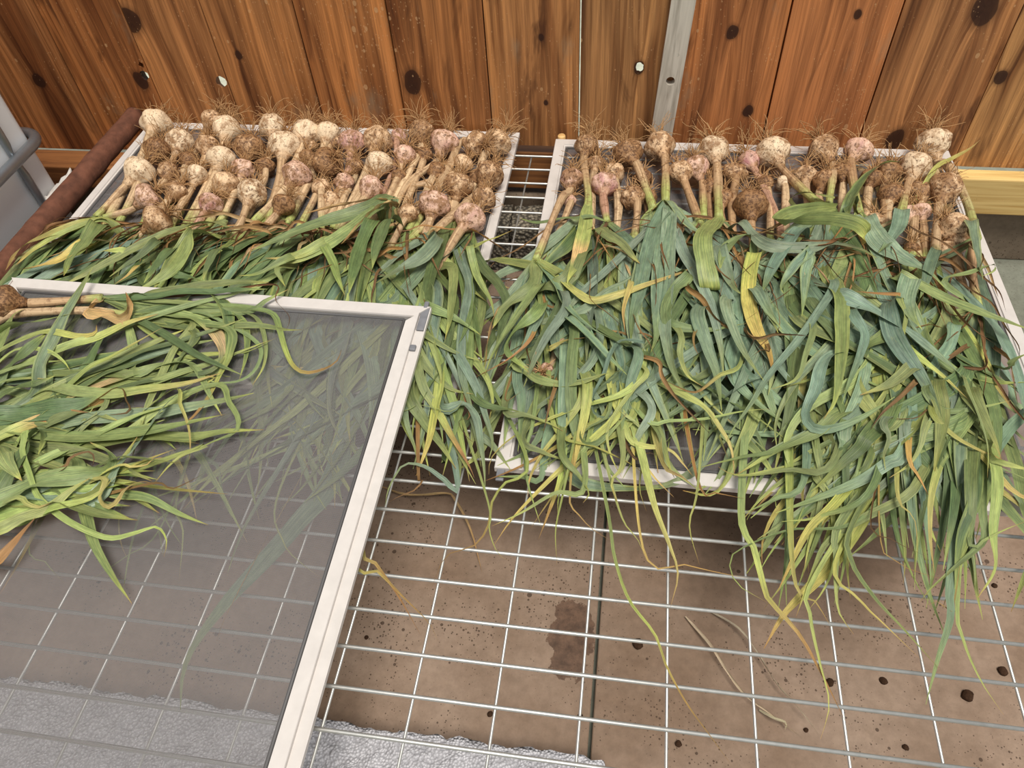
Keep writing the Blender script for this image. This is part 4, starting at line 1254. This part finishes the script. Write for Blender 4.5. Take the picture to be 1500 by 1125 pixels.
    ('L', 'c6', 'g', 62, [(1065, 60), (1050, 300), (1020, 440)]),
    ('R', 'c6', 't', 26, [(1310, 280), (1260, 420), (1240, 600)]),
    ('R', 'c6', 'g', 72, [(1520, 290), (1400, 400), (1360, 500), (1480, 620)]),
    ('L', 'c6', 'd', 62, [(1200, 770), (1400, 830), (1520, 870)]),
    ('R', 'c6', 'g', 72, [(1500, 140), (1350, 260), (1280, 380)]),
    ('R', 'c6', 'g', 60, [(1520, 160), (1310, 470), (1235, 640)]),
    ('R', 'c6', 'o', 24, [(1500, 420), (1380, 540), (1200, 640), (1100, 690)]),
    ('L', 'r8', 'l', 112, [(265, 380), (310, 600), (370, 800), (480, 1000), (560, 1150), (600, 1350)]),
    ('L', 'h', 'b', 100, [(200, 330), (230, 520), (290, 700), (330, 870)]),
    ('L', 'h', 'B', 62, [(690, 1060), (560, 1010), (400, 900), (220, 870), (130, 960), (50, 1120), (30, 1250)]),
    ('L', 'h', 'o', 50, [(330, 950), (370, 1010), (300, 1110), (150, 1170), (50, 1230)]),
    ('L', 'h', 'g', 24, [(160, 340), (330, 330), (480, 360), (600, 395), (700, 350), (740, 270)]),
    ('L', 'h', 'x', 30, [(800, 410), (700, 470), (740, 580), (800, 650), (870, 700)]),
    ('L', 'c5', 'gy', 14, [(880, 50), (800, 140), (760, 200), (748, 280), (700, 352), (600, 390), (550, 500)]),
    ('L', 'c5', 'gy', 22, [(310, 330), (360, 420), (430, 520), (510, 660)]),
    ('L', 'c5', 'gy', 18, [(285, 385), (360, 440), (450, 530), (540, 620), (570, 680)]),
    ('U', 'c5', 'B', 20, [(390, 60), (345, 200), (310, 340)]),
    ('R', 'c5', 'g', 24, [(1080, 150), (980, 170), (860, 240), (760, 285)]),
    ('R', 'c5', 'g', 36, [(1000, 20), (1060, 110), (1095, 170), (1075, 205)]),
    ('R', 'c5', 'Y', 13, [(1030, 170), (1050, 230), (1100, 290), (1170, 335)]),
    ('R', 'c5', 'l', 16, [(1030, 60), (1000, 200), (980, 300), (985, 420)]),
    ('L', 'c5', 'l', 12, [(745, 200), (750, 300), (780, 380), (820, 405)]),
    # left screen
    ('L', 'c1', 'Y', 52, [(580, 825), (400, 870), (250, 920), (110, 990), (30, 1110)]),
    ('L', 'c1', 'y', 40, [(570, 835), (350, 900), (180, 1000), (90, 1080)]),
    ('L', 'c1', 'Y', 62, [(470, 960), (330, 1050), (200, 1090), (70, 1110)]),
    ('L', 'c1', 'g', 58, [(1240, 855), (1100, 850), (900, 910), (700, 1010), (480, 1125), (330, 1200)]),
    ('L', 'c1', 'g', 72, [(540, 850), (460, 960), (390, 1040), (350, 1140)]),
    ('L', 'c1', 'g', 60, [(1060, 890), (980, 1000), (900, 1125), (840, 1220)]),
    ('L', 'c1', 'd', 60, [(940, 990), (860, 1080), (790, 1180)]),
    ('L', 'c1', 'y', 34, [(690, 1000), (560, 1005), (480, 1050)]),
    ('L', 'c1', 'x', 18, [(1480, 900), (1350, 870), (1230, 890), (1130, 915)]),
    ('L', 'c2', 'g', 78, [(720, 700), (600, 770), (300, 860), (100, 940), (-60, 1010)]),
    ('L', 'c2', 'y', 74, [(650, 770), (400, 950), (200, 1040), (60, 1050), (-50, 1090)]),
    ('L', 'c2', 't', 36, [(740, 735), (640, 770), (560, 850), (450, 965)]),
    ('L', 'c2', 't', 22, [(700, 720), (450, 750), (240, 800)]),
    ('L', 'c2', 'b', 74, [(985, 920), (900, 1030), (760, 1110), (640, 1180)]),
    ('L', 'c2', 'd', 78, [(620, 830), (560, 960), (520, 1100), (490, 1240)]),
    ('L', 'c2', 'l', 52, [(350, 960), (400, 1060), (430, 1150), (470, 1250)]),
    ('L', 'c2', 'y', 26, [(1180, 980), (1240, 950), (1300, 930), (1390, 890)]),
    ('L', 'c2', 'd', 70, [(720, 820), (650, 960), (620, 1100)]),
    ('L', 'k', 'g', 90, [(520, 0), (460, 130), (360, 270), (220, 370), (60, 450)]),
    ('L', 'k', 'd', 80, [(700, 120), (620, 250), (590, 350)]),
    ('L', 'k', 'd', 70, [(390, 305), (500, 330), (620, 380)]),
    ('L', 'k', 'g', 60, [(1230, 180), (1000, 300), (850, 320)]),
    ('L', 'k', 'y', 70, [(1500, 60), (1350, 140), (1200, 190), (1040, 190)]),
    ('L', 'k', 'g', 60, [(1140, 260), (1150, 330), (1190, 400)]),
    ('L', 'k', 'd', 56, [(250, 60), (130, 170), (20, 240), (-100, 330)]),
    ('L', 'k', 'Y', 40, [(100, 250), (30, 320), (-60, 380)]),
    ('L', 'k', 'x', 14, [(1500, 250), (1350, 310), (1190, 390)]),
    # on the tilted screen
    ('F', 'k', 'g', 66, [(60, 470), (300, 440), (600, 390), (850, 365), (1070, 370)]),
    ('F', 'k', 'g', 40, [(60, 510), (250, 505), (480, 520), (700, 540), (900, 590), (1000, 660), (1045, 830), (1030, 980), (950, 1120)]),
    ('F', 'k', 'd', 75, [(400, 520), (500, 460), (640, 450), (720, 500), (770, 600), (780, 800), (760, 950), (700, 1050)]),
    ('F', 'k', 'gt', 80, [(60, 600), (220, 590), (400, 600), (560, 640), (680, 740), (740, 880), (700, 1000), (620, 1080), (540, 1160)]),
    ('F', 'k', 'g', 28, [(560, 590), (760, 670), (950, 780), (1015, 880), (960, 1020), (830, 1095), (660, 1095), (530, 1030)]),
    ('F', 'k', 'g', 50, [(780, 600), (870, 640), (910, 760), (900, 920), (850, 1090)]),
    ('F', 'k', 'gy', 44, [(780, 540), (960, 560), (1100, 600), (1150, 720), (1190, 860), (1250, 980), (1340, 1030), (1480, 1000), (1570, 940), (1600, 860)]),
    ('F', 'k', 'g', 50, [(900, 680), (1050, 690), (1200, 715), (1310, 715)]),
    ('F', 'k', 'g', 60, [(900, 580), (1050, 500), (1210, 420)]),
    ('F', 'k', 'l', 30, [(480, 915), (650, 905), (800, 890), (930, 870), (1150, 760)]),
    ('F', 'k', 'D', 20, [(1100, 380), (1120, 500), (1220, 620), (1190, 740)]),
    ('F', 'f', 'g', 62, [(0, 850), (80, 810), (300, 720), (500, 620), (700, 520), (980, 400), (1040, 380)]),
    ('F', 'f', 'd', 85, [(-40, 870), (200, 770), (400, 690), (600, 600), (800, 530), (1060, 430), (1150, 400)]),
    ('F', 'f', 'l', 34, [(1060, 350), (960, 490), (880, 650), (820, 780), (780, 900), (720, 1110)]),
    ('F', 'f', 'd', 38, [(1075, 400), (980, 560), (900, 730), (800, 860), (770, 980)]),
    ('F', 'f', 'gt', 54, [(0, 950), (150, 890), (300, 790), (500, 710), (700, 640), (900, 590)]),
    ('F', 'f', 'g', 44, [(740, 620), (870, 580), (1000, 560), (1080, 600), (1150, 740), (1220, 860)]),
    ('F', 'f', 'gy', 44, [(1250, 380), (1260, 520), (1200, 650), (1130, 780), (1030, 890), (910, 930)]),
    ('F', 'f', 'g', 36, [(1160, 690), (1260, 790), (1310, 880), (1290, 950), (1150, 1010), (930, 1120)]),
    ('F', 'f', 'g', 32, [(100, 1240), (210, 1125), (350, 1030), (470, 910), (560, 830), (590, 760), (560, 720), (505, 745), (488, 810)]),
    ('F', 'f', 'l', 46, [(100, 1170), (220, 1110), (450, 1000), (650, 900), (800, 840), (980, 790)]),
    ('F', 'f', 'o', 56, [(-40, 1000), (150, 910), (300, 860), (400, 845), (520, 850)]),
    ('F', 'f', 'g', 58, [(300, 880), (400, 850), (500, 840), (600, 870), (660, 890)]),
    ('F', 'f', 'd', 54, [(180, 920), (300, 930), (500, 960), (700, 985)]),
    ('F', 'f', 'd', 90, [(-40, 860), (100, 850), (300, 820), (450, 790), (580, 735)]),
    ('F', 'f', 'y', 36, [(-20, 520), (120, 440), (260, 395), (420, 420), (520, 405), (530, 360)]),
    ('F', 'f', 'g', 50, [(-40, 520), (30, 380), (80, 300), (140, 270)]),
    ('F', 'f', 'g', 52, [(0, 400), (100, 355), (240, 335), (380, 300)]),
    ('F', 'f', 'd', 60, [(-60, 700), (60, 580), (180, 470), (260, 400)]),
    ('F', 'f', 'l', 16, [(-20, 630), (150, 575), (350, 555)]),
    ('F', 'f', 'l', 20, [(60, 510), (180, 490), (280, 510), (350, 560), (385, 610)]),
    ('F', 'f', 'y', 20, [(-20, 690), (120, 655), (250, 655)]),
    ('F', 'f', 'd', 44, [(-20, 760), (100, 700), (200, 680), (300, 640)]),
    ('F', 'f', 'x', 40, [(630, 720), (700, 780), (710, 840), (600, 855)]),
    ('F', 'f', 't', 46, [(480, 290), (600, 305), (660, 330), (700, 300), (710, 240), (690, 180)]),
    ('F', 'f', 'y', 26, [(940, 720), (990, 800), (1030, 900), (1045, 1000), (1040, 1100)]),
    ('F', 'f', 'y', 32, [(480, 600), (600, 540), (760, 450), (900, 370)]),
    ('F', 'm', 'g', 110, [(-60, 690), (80, 620), (260, 530), (420, 500), (600, 480), (760, 460), (830, 400), (800, 320), (660, 240)]),
    ('F', 'm', 'd', 80, [(-40, 620), (60, 480), (160, 330), (220, 200), (280, 140), (320, 200), (280, 330)]),
    ('F', 'm', 'l', 40, [(180, 160), (165, 300), (220, 480), (270, 620), (380, 730), (560, 850), (800, 940), (1000, 900), (1150, 860), (1220, 960), (1200, 1080)]),
    ('F', 'm', 'g', 78, [(400, 680), (520, 700), (700, 760), (860, 790), (1010, 810)]),
    ('F', 'm', 'l', 70, [(-40, 880), (160, 790), (360, 720), (520, 590), (660, 500)]),
    ('F', 'm', 'y', 50, [(380, 720), (560, 680), (680, 640), (780, 560), (840, 490), (920, 488)]),
    ('F', 'm', 'Y', 40, [(750, 500), (730, 640), (780, 710), (850, 680), (920, 580), (1030, 530), (1130, 540)]),
    ('F', 'm', 'l', 50, [(1480, 270), (1340, 330), (1230, 420), (1130, 540)]),
    ('F', 'm', 'o', 60, [(-60, 1130), (60, 1020), (180, 880), (260, 790)]),
    ('F', 'm', 'g', 100, [(-40, 260), (60, 400), (160, 520)]),
    ('F', 'm', 'g', 50, [(840, 360), (960, 350), (1140, 370), (1330, 395)]),
    ('F', 'm', 'y', 34, [(840, 420), (960, 420), (1080, 400), (1140, 330)]),
    ('F', 'm', 'x', 22, [(1120, 540), (1250, 580), (1380, 530), (1490, 470)]),
    ('F', 'm', 'x', 26, [(460, 430), (520, 350), (660, 310), (690, 380), (650, 440)]),
    ('F', 'm', 'y', 36, [(100, 650), (200, 690), (280, 715), (380, 680)]),
    # on the rack below the tilted screen
    ('U', 'g', 'B', 84, [(1300, -20), (1150, 180), (1000, 350), (880, 480), (760, 640), (710, 760), (700, 900)]),
    ('U', 'g', 'l', 11, [(1080, 60), (1100, 250), (1180, 340), (1250, 390)]),
    ('U', 'g', 'l', 13, [(640, 160), (480, 310), (330, 410)]),
    ('U', 'g', 'g', 20, [(580, 60), (510, 260), (470, 490)]),
    ('U', 'g', 'y', 34, [(150, 180), (60, 350), (0, 450)]),
    ('U', 'g', 'l', 16, [(690, 60), (710, 200), (695, 400)]),
    ('U', 'g', 'b', 30, [(1000, 100), (920, 260), (880, 380)]),
    ('U', 'g', 'l', 10, [(120, 220), (180, 330), (250, 410)]),
    ('U', 'g', 't', 10, [(875, 540), (890, 650), (945, 715)]),
]


def nearest_plant(p, zone):
    z = 'L' if zone == 'U' else zone
    best, bs = None, 1e9
    for q in PLANTS:
        if q.zone != z: continue
        d = (q.end - p)
        s = math.hypot(d.x, d.y) + 0.012 * q.leaves
        if z in ('L', 'R') and d.y < -0.03: s += 0.35 * (-d.y) + 0.1      # stalk end lies in front of the leaf base
        if s < bs: best, bs = q, s
    return best


hrng = random.Random(4242)
cnt = {'L': 0, 'R': 0, 'F': 0, 'U': 0}
for k, (zone, crop, st, wpx, pts) in enumerate(HERO):
    cnt[zone] += 1
    dz = {'R': 0.004 + 0.00016 * cnt[zone], 'L': 0.004 + 0.0003 * cnt[zone], 'F': 0.002 + 0.00055 * cnt[zone], 'U': 0.002 + 0.0008 * cnt[zone]}[zone]
    W = [px_to_world(crop, x, y, zone, dz + hrng.uniform(-0.003, 0.004)) for x, y in pts]
    mid = W[len(W) // 2]
    w = wpx / CROP[crop][2] * (mid - CAM_P).length / F_PX * (1.15 if zone == 'F' else 1.04)
    P = nearest_plant(W[0], zone)
    P.leaves += 1
    gap = W[0] - P.end
    # the leaf's own base runs back to its stalk underneath the pile
    lead = []
    if gap.length > 0.025:
        a = P.end.copy()
        if gap.length > 0.09:
            b = P.end.lerp(W[0], 0.55); b.z = max(0.010 if zone != 'F' else fs_z(b.y) + 0.002, pile(zone, b.x, b.y) * 0.55 if zone != 'F' else fs_z(b.y) + 0.003)
            lead = [a, b]
        else:
            lead = [a]
    leaf_part(P.root, P.o, lead + W, w, st, hrng, roll0=hrng.uniform(-0.25, 0.25))

# two broad folded ribbons that stand up from the heap, built point by point with their own heights
def loop_leaf(crop, pts, wpx, st, plant_near, fside):
    W = []
    for x, y, z in pts:
        ox, oy, s = CROP[crop]; W.append(un(ox + x / s, oy + y / s, z))
    w = wpx / CROP[crop][2] * (W[len(W) // 2] - CAM_P).length / F_PX
    P = nearest_plant(W[0], plant_near); P.leaves += 1
    leaf_part(P.root, P.o, W, w, st, hrng, roll0=0.0, fold=0.06, blunt=True, force_side=Vector(fside))


loop_leaf('c3', [(1172, 700, 0.062), (1140, 745, 0.085), (1095, 790, 0.108), (1085, 850, 0.112), (1102, 960, 0.102), (1125, 1085, 0.082), (1122, 1110, 0.060)], 100, 'g', 'R', (1, 0.1, 0))
loop_leaf('c4', [(470, 650, 0.070), (330, 660, 0.085), (200, 690, 0.094), (150, 730, 0.108), (200, 730, 0.122), (330, 715, 0.128), (470, 715, 0.128), (590, 745, 0.120), (635, 800, 0.104), (600, 830, 0.090)], 74, 'g', 'R', (0, 0.45, 0.9))

# ---- the rest of each plant's foliage
frng = random.Random(99)


def filler(p, n, heading, spread, lmin, lmax, styles, wmin, wmax, zone=None):
    zone = zone or p.zone
    for _ in range(n):
        st = frng.choice(styles)
        dry = st in ('t', 'x', 'D')
        th = heading + frng.gauss(0, spread)
        L_ = frng.uniform(lmin, lmax) * (0.7 if dry else 1)
        k = max(6, int(L_ / 0.05)); step = L_ / k
        pos = p.end.copy(); layer = frng.uniform(0.75, 1.15) if dry else frng.uniform(0.15, 0.95)
        kink = frng.randint(2, k) if frng.random() < 0.35 else -1
        curl = frng.gauss(0, 0.07)
        pts = [pos.copy()]
        for i in range(k):
            th += curl + frng.gauss(0, 0.07)
            th += (heading - th) * 0.06
            if i == kink: th += frng.choice((-1, 1)) * frng.uniform(0.5, 1.3)
            pos = pos + Vector((math.cos(th), math.sin(th), 0)) * step
            if zone == 'L': pos.x = max(-1.13, min(pos.x, -0.19))
            if zone == 'R':
                lim = 0.60 if pos.x < 0.15 else 0.36
                if pos.y < lim + 0.05: th += 0.5 * (1 if math.cos(th) > 0 else -1)
                pos.y = max(pos.y, lim); pos.x = min(max(pos.x, -0.24), 0.60 if pos.y > 0.8 else 0.66)
            lo = 0.009 if zone != 'F' else fs_z(pos.y) + 0.001
            hi = pile(zone, pos.x, pos.y)
            if zone == 'F': hi += 0.02
            z = lo + (hi - lo) * layer + frng.gauss(0, 0.0025)
            t = min(1, (i + 1) / 3)
            pos.z = max(lo, p.end.z + (z - p.end.z) * t)
            pts.append(pos.copy())
        w = frng.uniform(wmin, wmax) * (0.35 if dry else 1)
        leaf_part(p.root, p.o, pts, w, st, frng)
        p.leaves += 1


for p in PLANTS:
    if p.zone == 'L':
        big = p.R > 0.022
        filler(p, 5 if big else 3, -math.pi / 2 - 0.12, 0.30, 0.28, 0.50, ['g', 'd', 'd', 'l', 'd', 'B', 'y', 'B', 'd', 'g'], 0.014, 0.026)
        filler(p, 1, -math.pi / 2 - 0.15, 0.5, 0.18, 0.30, ['x', 't', 'D'], 0.014, 0.022)
        filler(p, 1, -math.pi / 2 - 0.15, 0.6, 0.15, 0.35, ['x', 'D', 'D'], 0.006, 0.012)
    elif p.zone == 'R':
        big = p.R > 0.022
        hd = -math.pi / 2 - 0.35 * (p.end.x - 0.2) * 1.2
        far = 0.12 if p.end.x > 0.25 else 0.0
        filler(p, (6 if big else 4) if p.c.x < 0.5 else 2, hd if p.c.x < 0.5 else hd - 0.35, 0.32, 0.36 + far, 0.56 + far, ['b', 'b', 'B', 'g', 'b', 'd', 'b', 'B', 'b', 'y'], 0.016, 0.029)
        filler(p, 1, hd, 0.6, 0.22, 0.36, ['x', 't', 'D'], 0.014, 0.022)
        filler(p, 2, hd, 0.7, 0.20, 0.45, ['x', 'D', 'D'], 0.006, 0.012)
    else:
        if p.place == 'off':
            low = p.c.y < 0.42
            filler(p, 4 if low else 8, 0.40 if low else 0.22, 0.22 if low else 0.33, 0.24, 0.30 if low else 0.46, ['g', 'd', 'l', 'g', 'd', 'd', 'b', 'y'], 0.013, 0.025)
        else:
            filler(p, 1, -0.05, 0.2, 0.25, 0.36, ['g', 'd'], 0.012, 0.018)

def spill(n, zone, start, end, wr, styles, dz=(0.0, 0.012), bow=30):
    for _ in range(n):
        x0, y0 = frng.uniform(start[0], start[1]), frng.uniform(start[2], start[3])
        x1, y1 = frng.uniform(end[0], end[1]), frng.uniform(end[2], end[3])
        d = frng.uniform(*dz); b = frng.gauss(0, bow); b2 = frng.gauss(0, bow * 0.22)
        W = []
        for t in (0, 0.28, 0.55, 0.8, 1.0):
            x = x0 + (x1 - x0) * t + b * math.sin(t * 3.14) + b2 * math.sin(t * 6.28); y = y0 + (y1 - y0) * t
            z = 0.04
            for _k in range(4):
                q = un(x, y, z); z = max(0.009, pile(zone, q.x, q.y) + d * (1 - 0.5 * t))
            W.append(un(x, y, z))
        P = nearest_plant(W[0], zone); P.leaves += 1
        if (W[0] - P.end).length > 0.03:
            m_ = P.end.lerp(W[0], 0.6); m_.z = max(0.012, pile(zone, m_.x, m_.y) * 0.7); W = [P.end.copy(), m_] + W
        leaf_part(P.root, P.o, W, frng.uniform(*wr), frng.choice(styles), frng)


spill(26, 'R', (1230, 1420, 540, 640), (1040, 1220, 690, 800), (0.014, 0.026), ['g', 'b', 'd', 'g', 'l', 'd', 'B', 'b', 'y'])
spill(18, 'R', (1290, 1440, 560, 680), (1320, 1440, 800, 940), (0.012, 0.022), ['g', 'd', 'b', 'g', 'B', 'd'], bow=16)
spill(16, 'R', (1180, 1300, 620, 720), (1110, 1260, 800, 900), (0.010, 0.018), ['g', 'd', 'l', 'g', 'y'], bow=16)
spill(34, 'R', (800, 1150, 430, 540), (740, 1180, 620, 705), (0.014, 0.025), ['b', 'g', 'd', 'B', 'b', 'd', 'b'], (-0.03, -0.004))
spill(12, 'R', (770, 1000, 560, 640), (700, 1000, 690, 800), (0.006, 0.013), ['g', 'l', 'y', 'gy'], bow=22)
spill(14, 'L', (600, 690, 420, 500), (600, 720, 600, 720), (0.012, 0.022), ['g', 'b', 'd', 'l', 'B'], (-0.01, 0.01), 18)
spill(30, 'R', (1100, 1420, 400, 500), (1120, 1460, 560, 680), (0.016, 0.028), ['b', 'g', 'b', 'B', 'g', 'd'], (-0.02, 0.006))
spill(46, 'L', (330, 590, 455, 560), (230, 560, 600, 770), (0.012, 0.025), ['g', 'b', 'd', 'B', 'd', 'l', 'b'], (-0.03, -0.004), 22)
spill(10, 'U', (150, 480, 600, 660), (60, 400, 720, 830), (0.006, 0.016), ['g', 'l', 'b', 'y'], (0, 0.006), 20)

# ---- labels: what the bulb looks like and what it lies against
buckets = {}
for p in PLANTS:
    size = 'large' if p.R > 0.0295 else ('small' if p.R < 0.0205 else 'medium')
    tw = {'cream': 'cream', 'tan': 'tan', 'brown': 'brown soil-caked', 'pink': 'pink-tinged', 'purple': 'purple-streaked'}[p.tone]
    if p.zone == 'F':
        if p.place == 'off': lab = 'garlic plant with leaves spread over the tilted top screen'
        elif p.place == 'stalk': lab = 'garlic plant with long bare tan stalk on the tilted top screen'
        else: lab = 'brown soil-caked garlic bulb lying on the tilted top screen'
    else:
        row = 'against the planks' if p.c.y > 1.37 else ('in mid heap' if p.c.y > 1.22 else 'at the leaf edge')
        if p.zone == 'L': row += ' by the brown pipe' if p.c.x < -0.92 else (' by the gap between screens' if p.c.x > -0.45 else '')
        else: row += ' by the gap between screens' if p.c.x < -0.02 else (' below the grey batten' if p.c.x < 0.16 and p.c.y > 1.37 else (' by the yellow timber end' if p.c.x > 0.48 else ''))
        scr = 'tank-side screen' if p.zone == 'L' else 'timber-side screen'
        lab = '%s %s garlic bulb %s, %s' % (size, tw, row, scr)
    if p.zone == 'R' and p.c.y < 0.9: lab = 'small pink-tinged garlic bulb half buried among the green leaves'
    buckets.setdefault(lab, []).append(p)
for lab, ps in buckets.items():
    for p in ps:
        tag(p.root, lab, 'garlic', ('lookalikes: ' + lab) if len(ps) > 1 else None)

# ------------------------------------------------------------------ bits on the floor
for k, (pts, w, st, lab) in enumerate((
        ([(1004, 903), (1040, 950), (1062, 985), (1090, 1022), (1125, 1048), (1180, 1085)], 0.0045, 'w', 'pale dry leaf strand lying on the tan floor boards'),
        ([(1040, 895), (1080, 925), (1110, 965), (1135, 1005), (1170, 1045), (1202, 1080)], 0.004, 'w', 'pale dry leaf strand with branching end on the floor boards'),
        ([(1112, 1040), (1132, 1056), (1148, 1062), (1150, 1070)], 0.004, 'w', 'short curled white leaf strand on the tan floor boards'),
        ([(556, 712), (600, 730), (655, 728), (668, 738), (690, 780), (706, 838)], 0.0045, 't', 'brown dry leaf strand on the floor near the tilted screen'))):
    W = [un(x, y, FLOOR_Z + 0.004) for x, y in pts]
    for i, q in enumerate(W): q.z = FLOOR_Z + 0.004 + (0.012 if 0 < i < len(W) - 1 else 0)
    o = Vector((W[0].x, W[0].y, FLOOR_Z))
    ob = leaf_part(None, o, W, w, st, hrng, name='dry_leaf_strand')
    ob.name = 'dry_leaf_strand'; ob.location = o
    tag(ob, lab, 'dry leaf')
for k, (x, y, r) in enumerate(((1468, 984, 0.010), (1416, 1020, 0.012), (1215, 1000, 0.009), (1294, 998, 0.008), (934, 945, 0.012), (850, 1050, 0.006), (994, 1090, 0.007), (1326, 1095, 0.006), (537, 934, 0.005), (718, 1046, 0.006), (1456, 858, 0.006), (1180, 1070, 0.005))):
    rr = random.Random(k)
    bm = bmesh.new(); bmesh.ops.create_icosphere(bm, subdivisions=2, radius=r * 0.75)
    for v in bm.verts:
        v.co *= 1 + 0.35 * mnoise.noise(v.co * (1.2 / r) + Vector((k * 5, 0, 0))); v.co.z = max(v.co.z * 0.6, -r * 0.25)
    c = un(x, y, FLOOR_Z)
    o = new_obj('soil_clod', bm_mesh(bm, 'soil_clod', True), M['soil'], None, (c.x, c.y, FLOOR_Z + r * 0.24))
    tag(o, 'small dark soil clod on the tan floor boards', 'soil clod', 'soil clods on the floor boards')
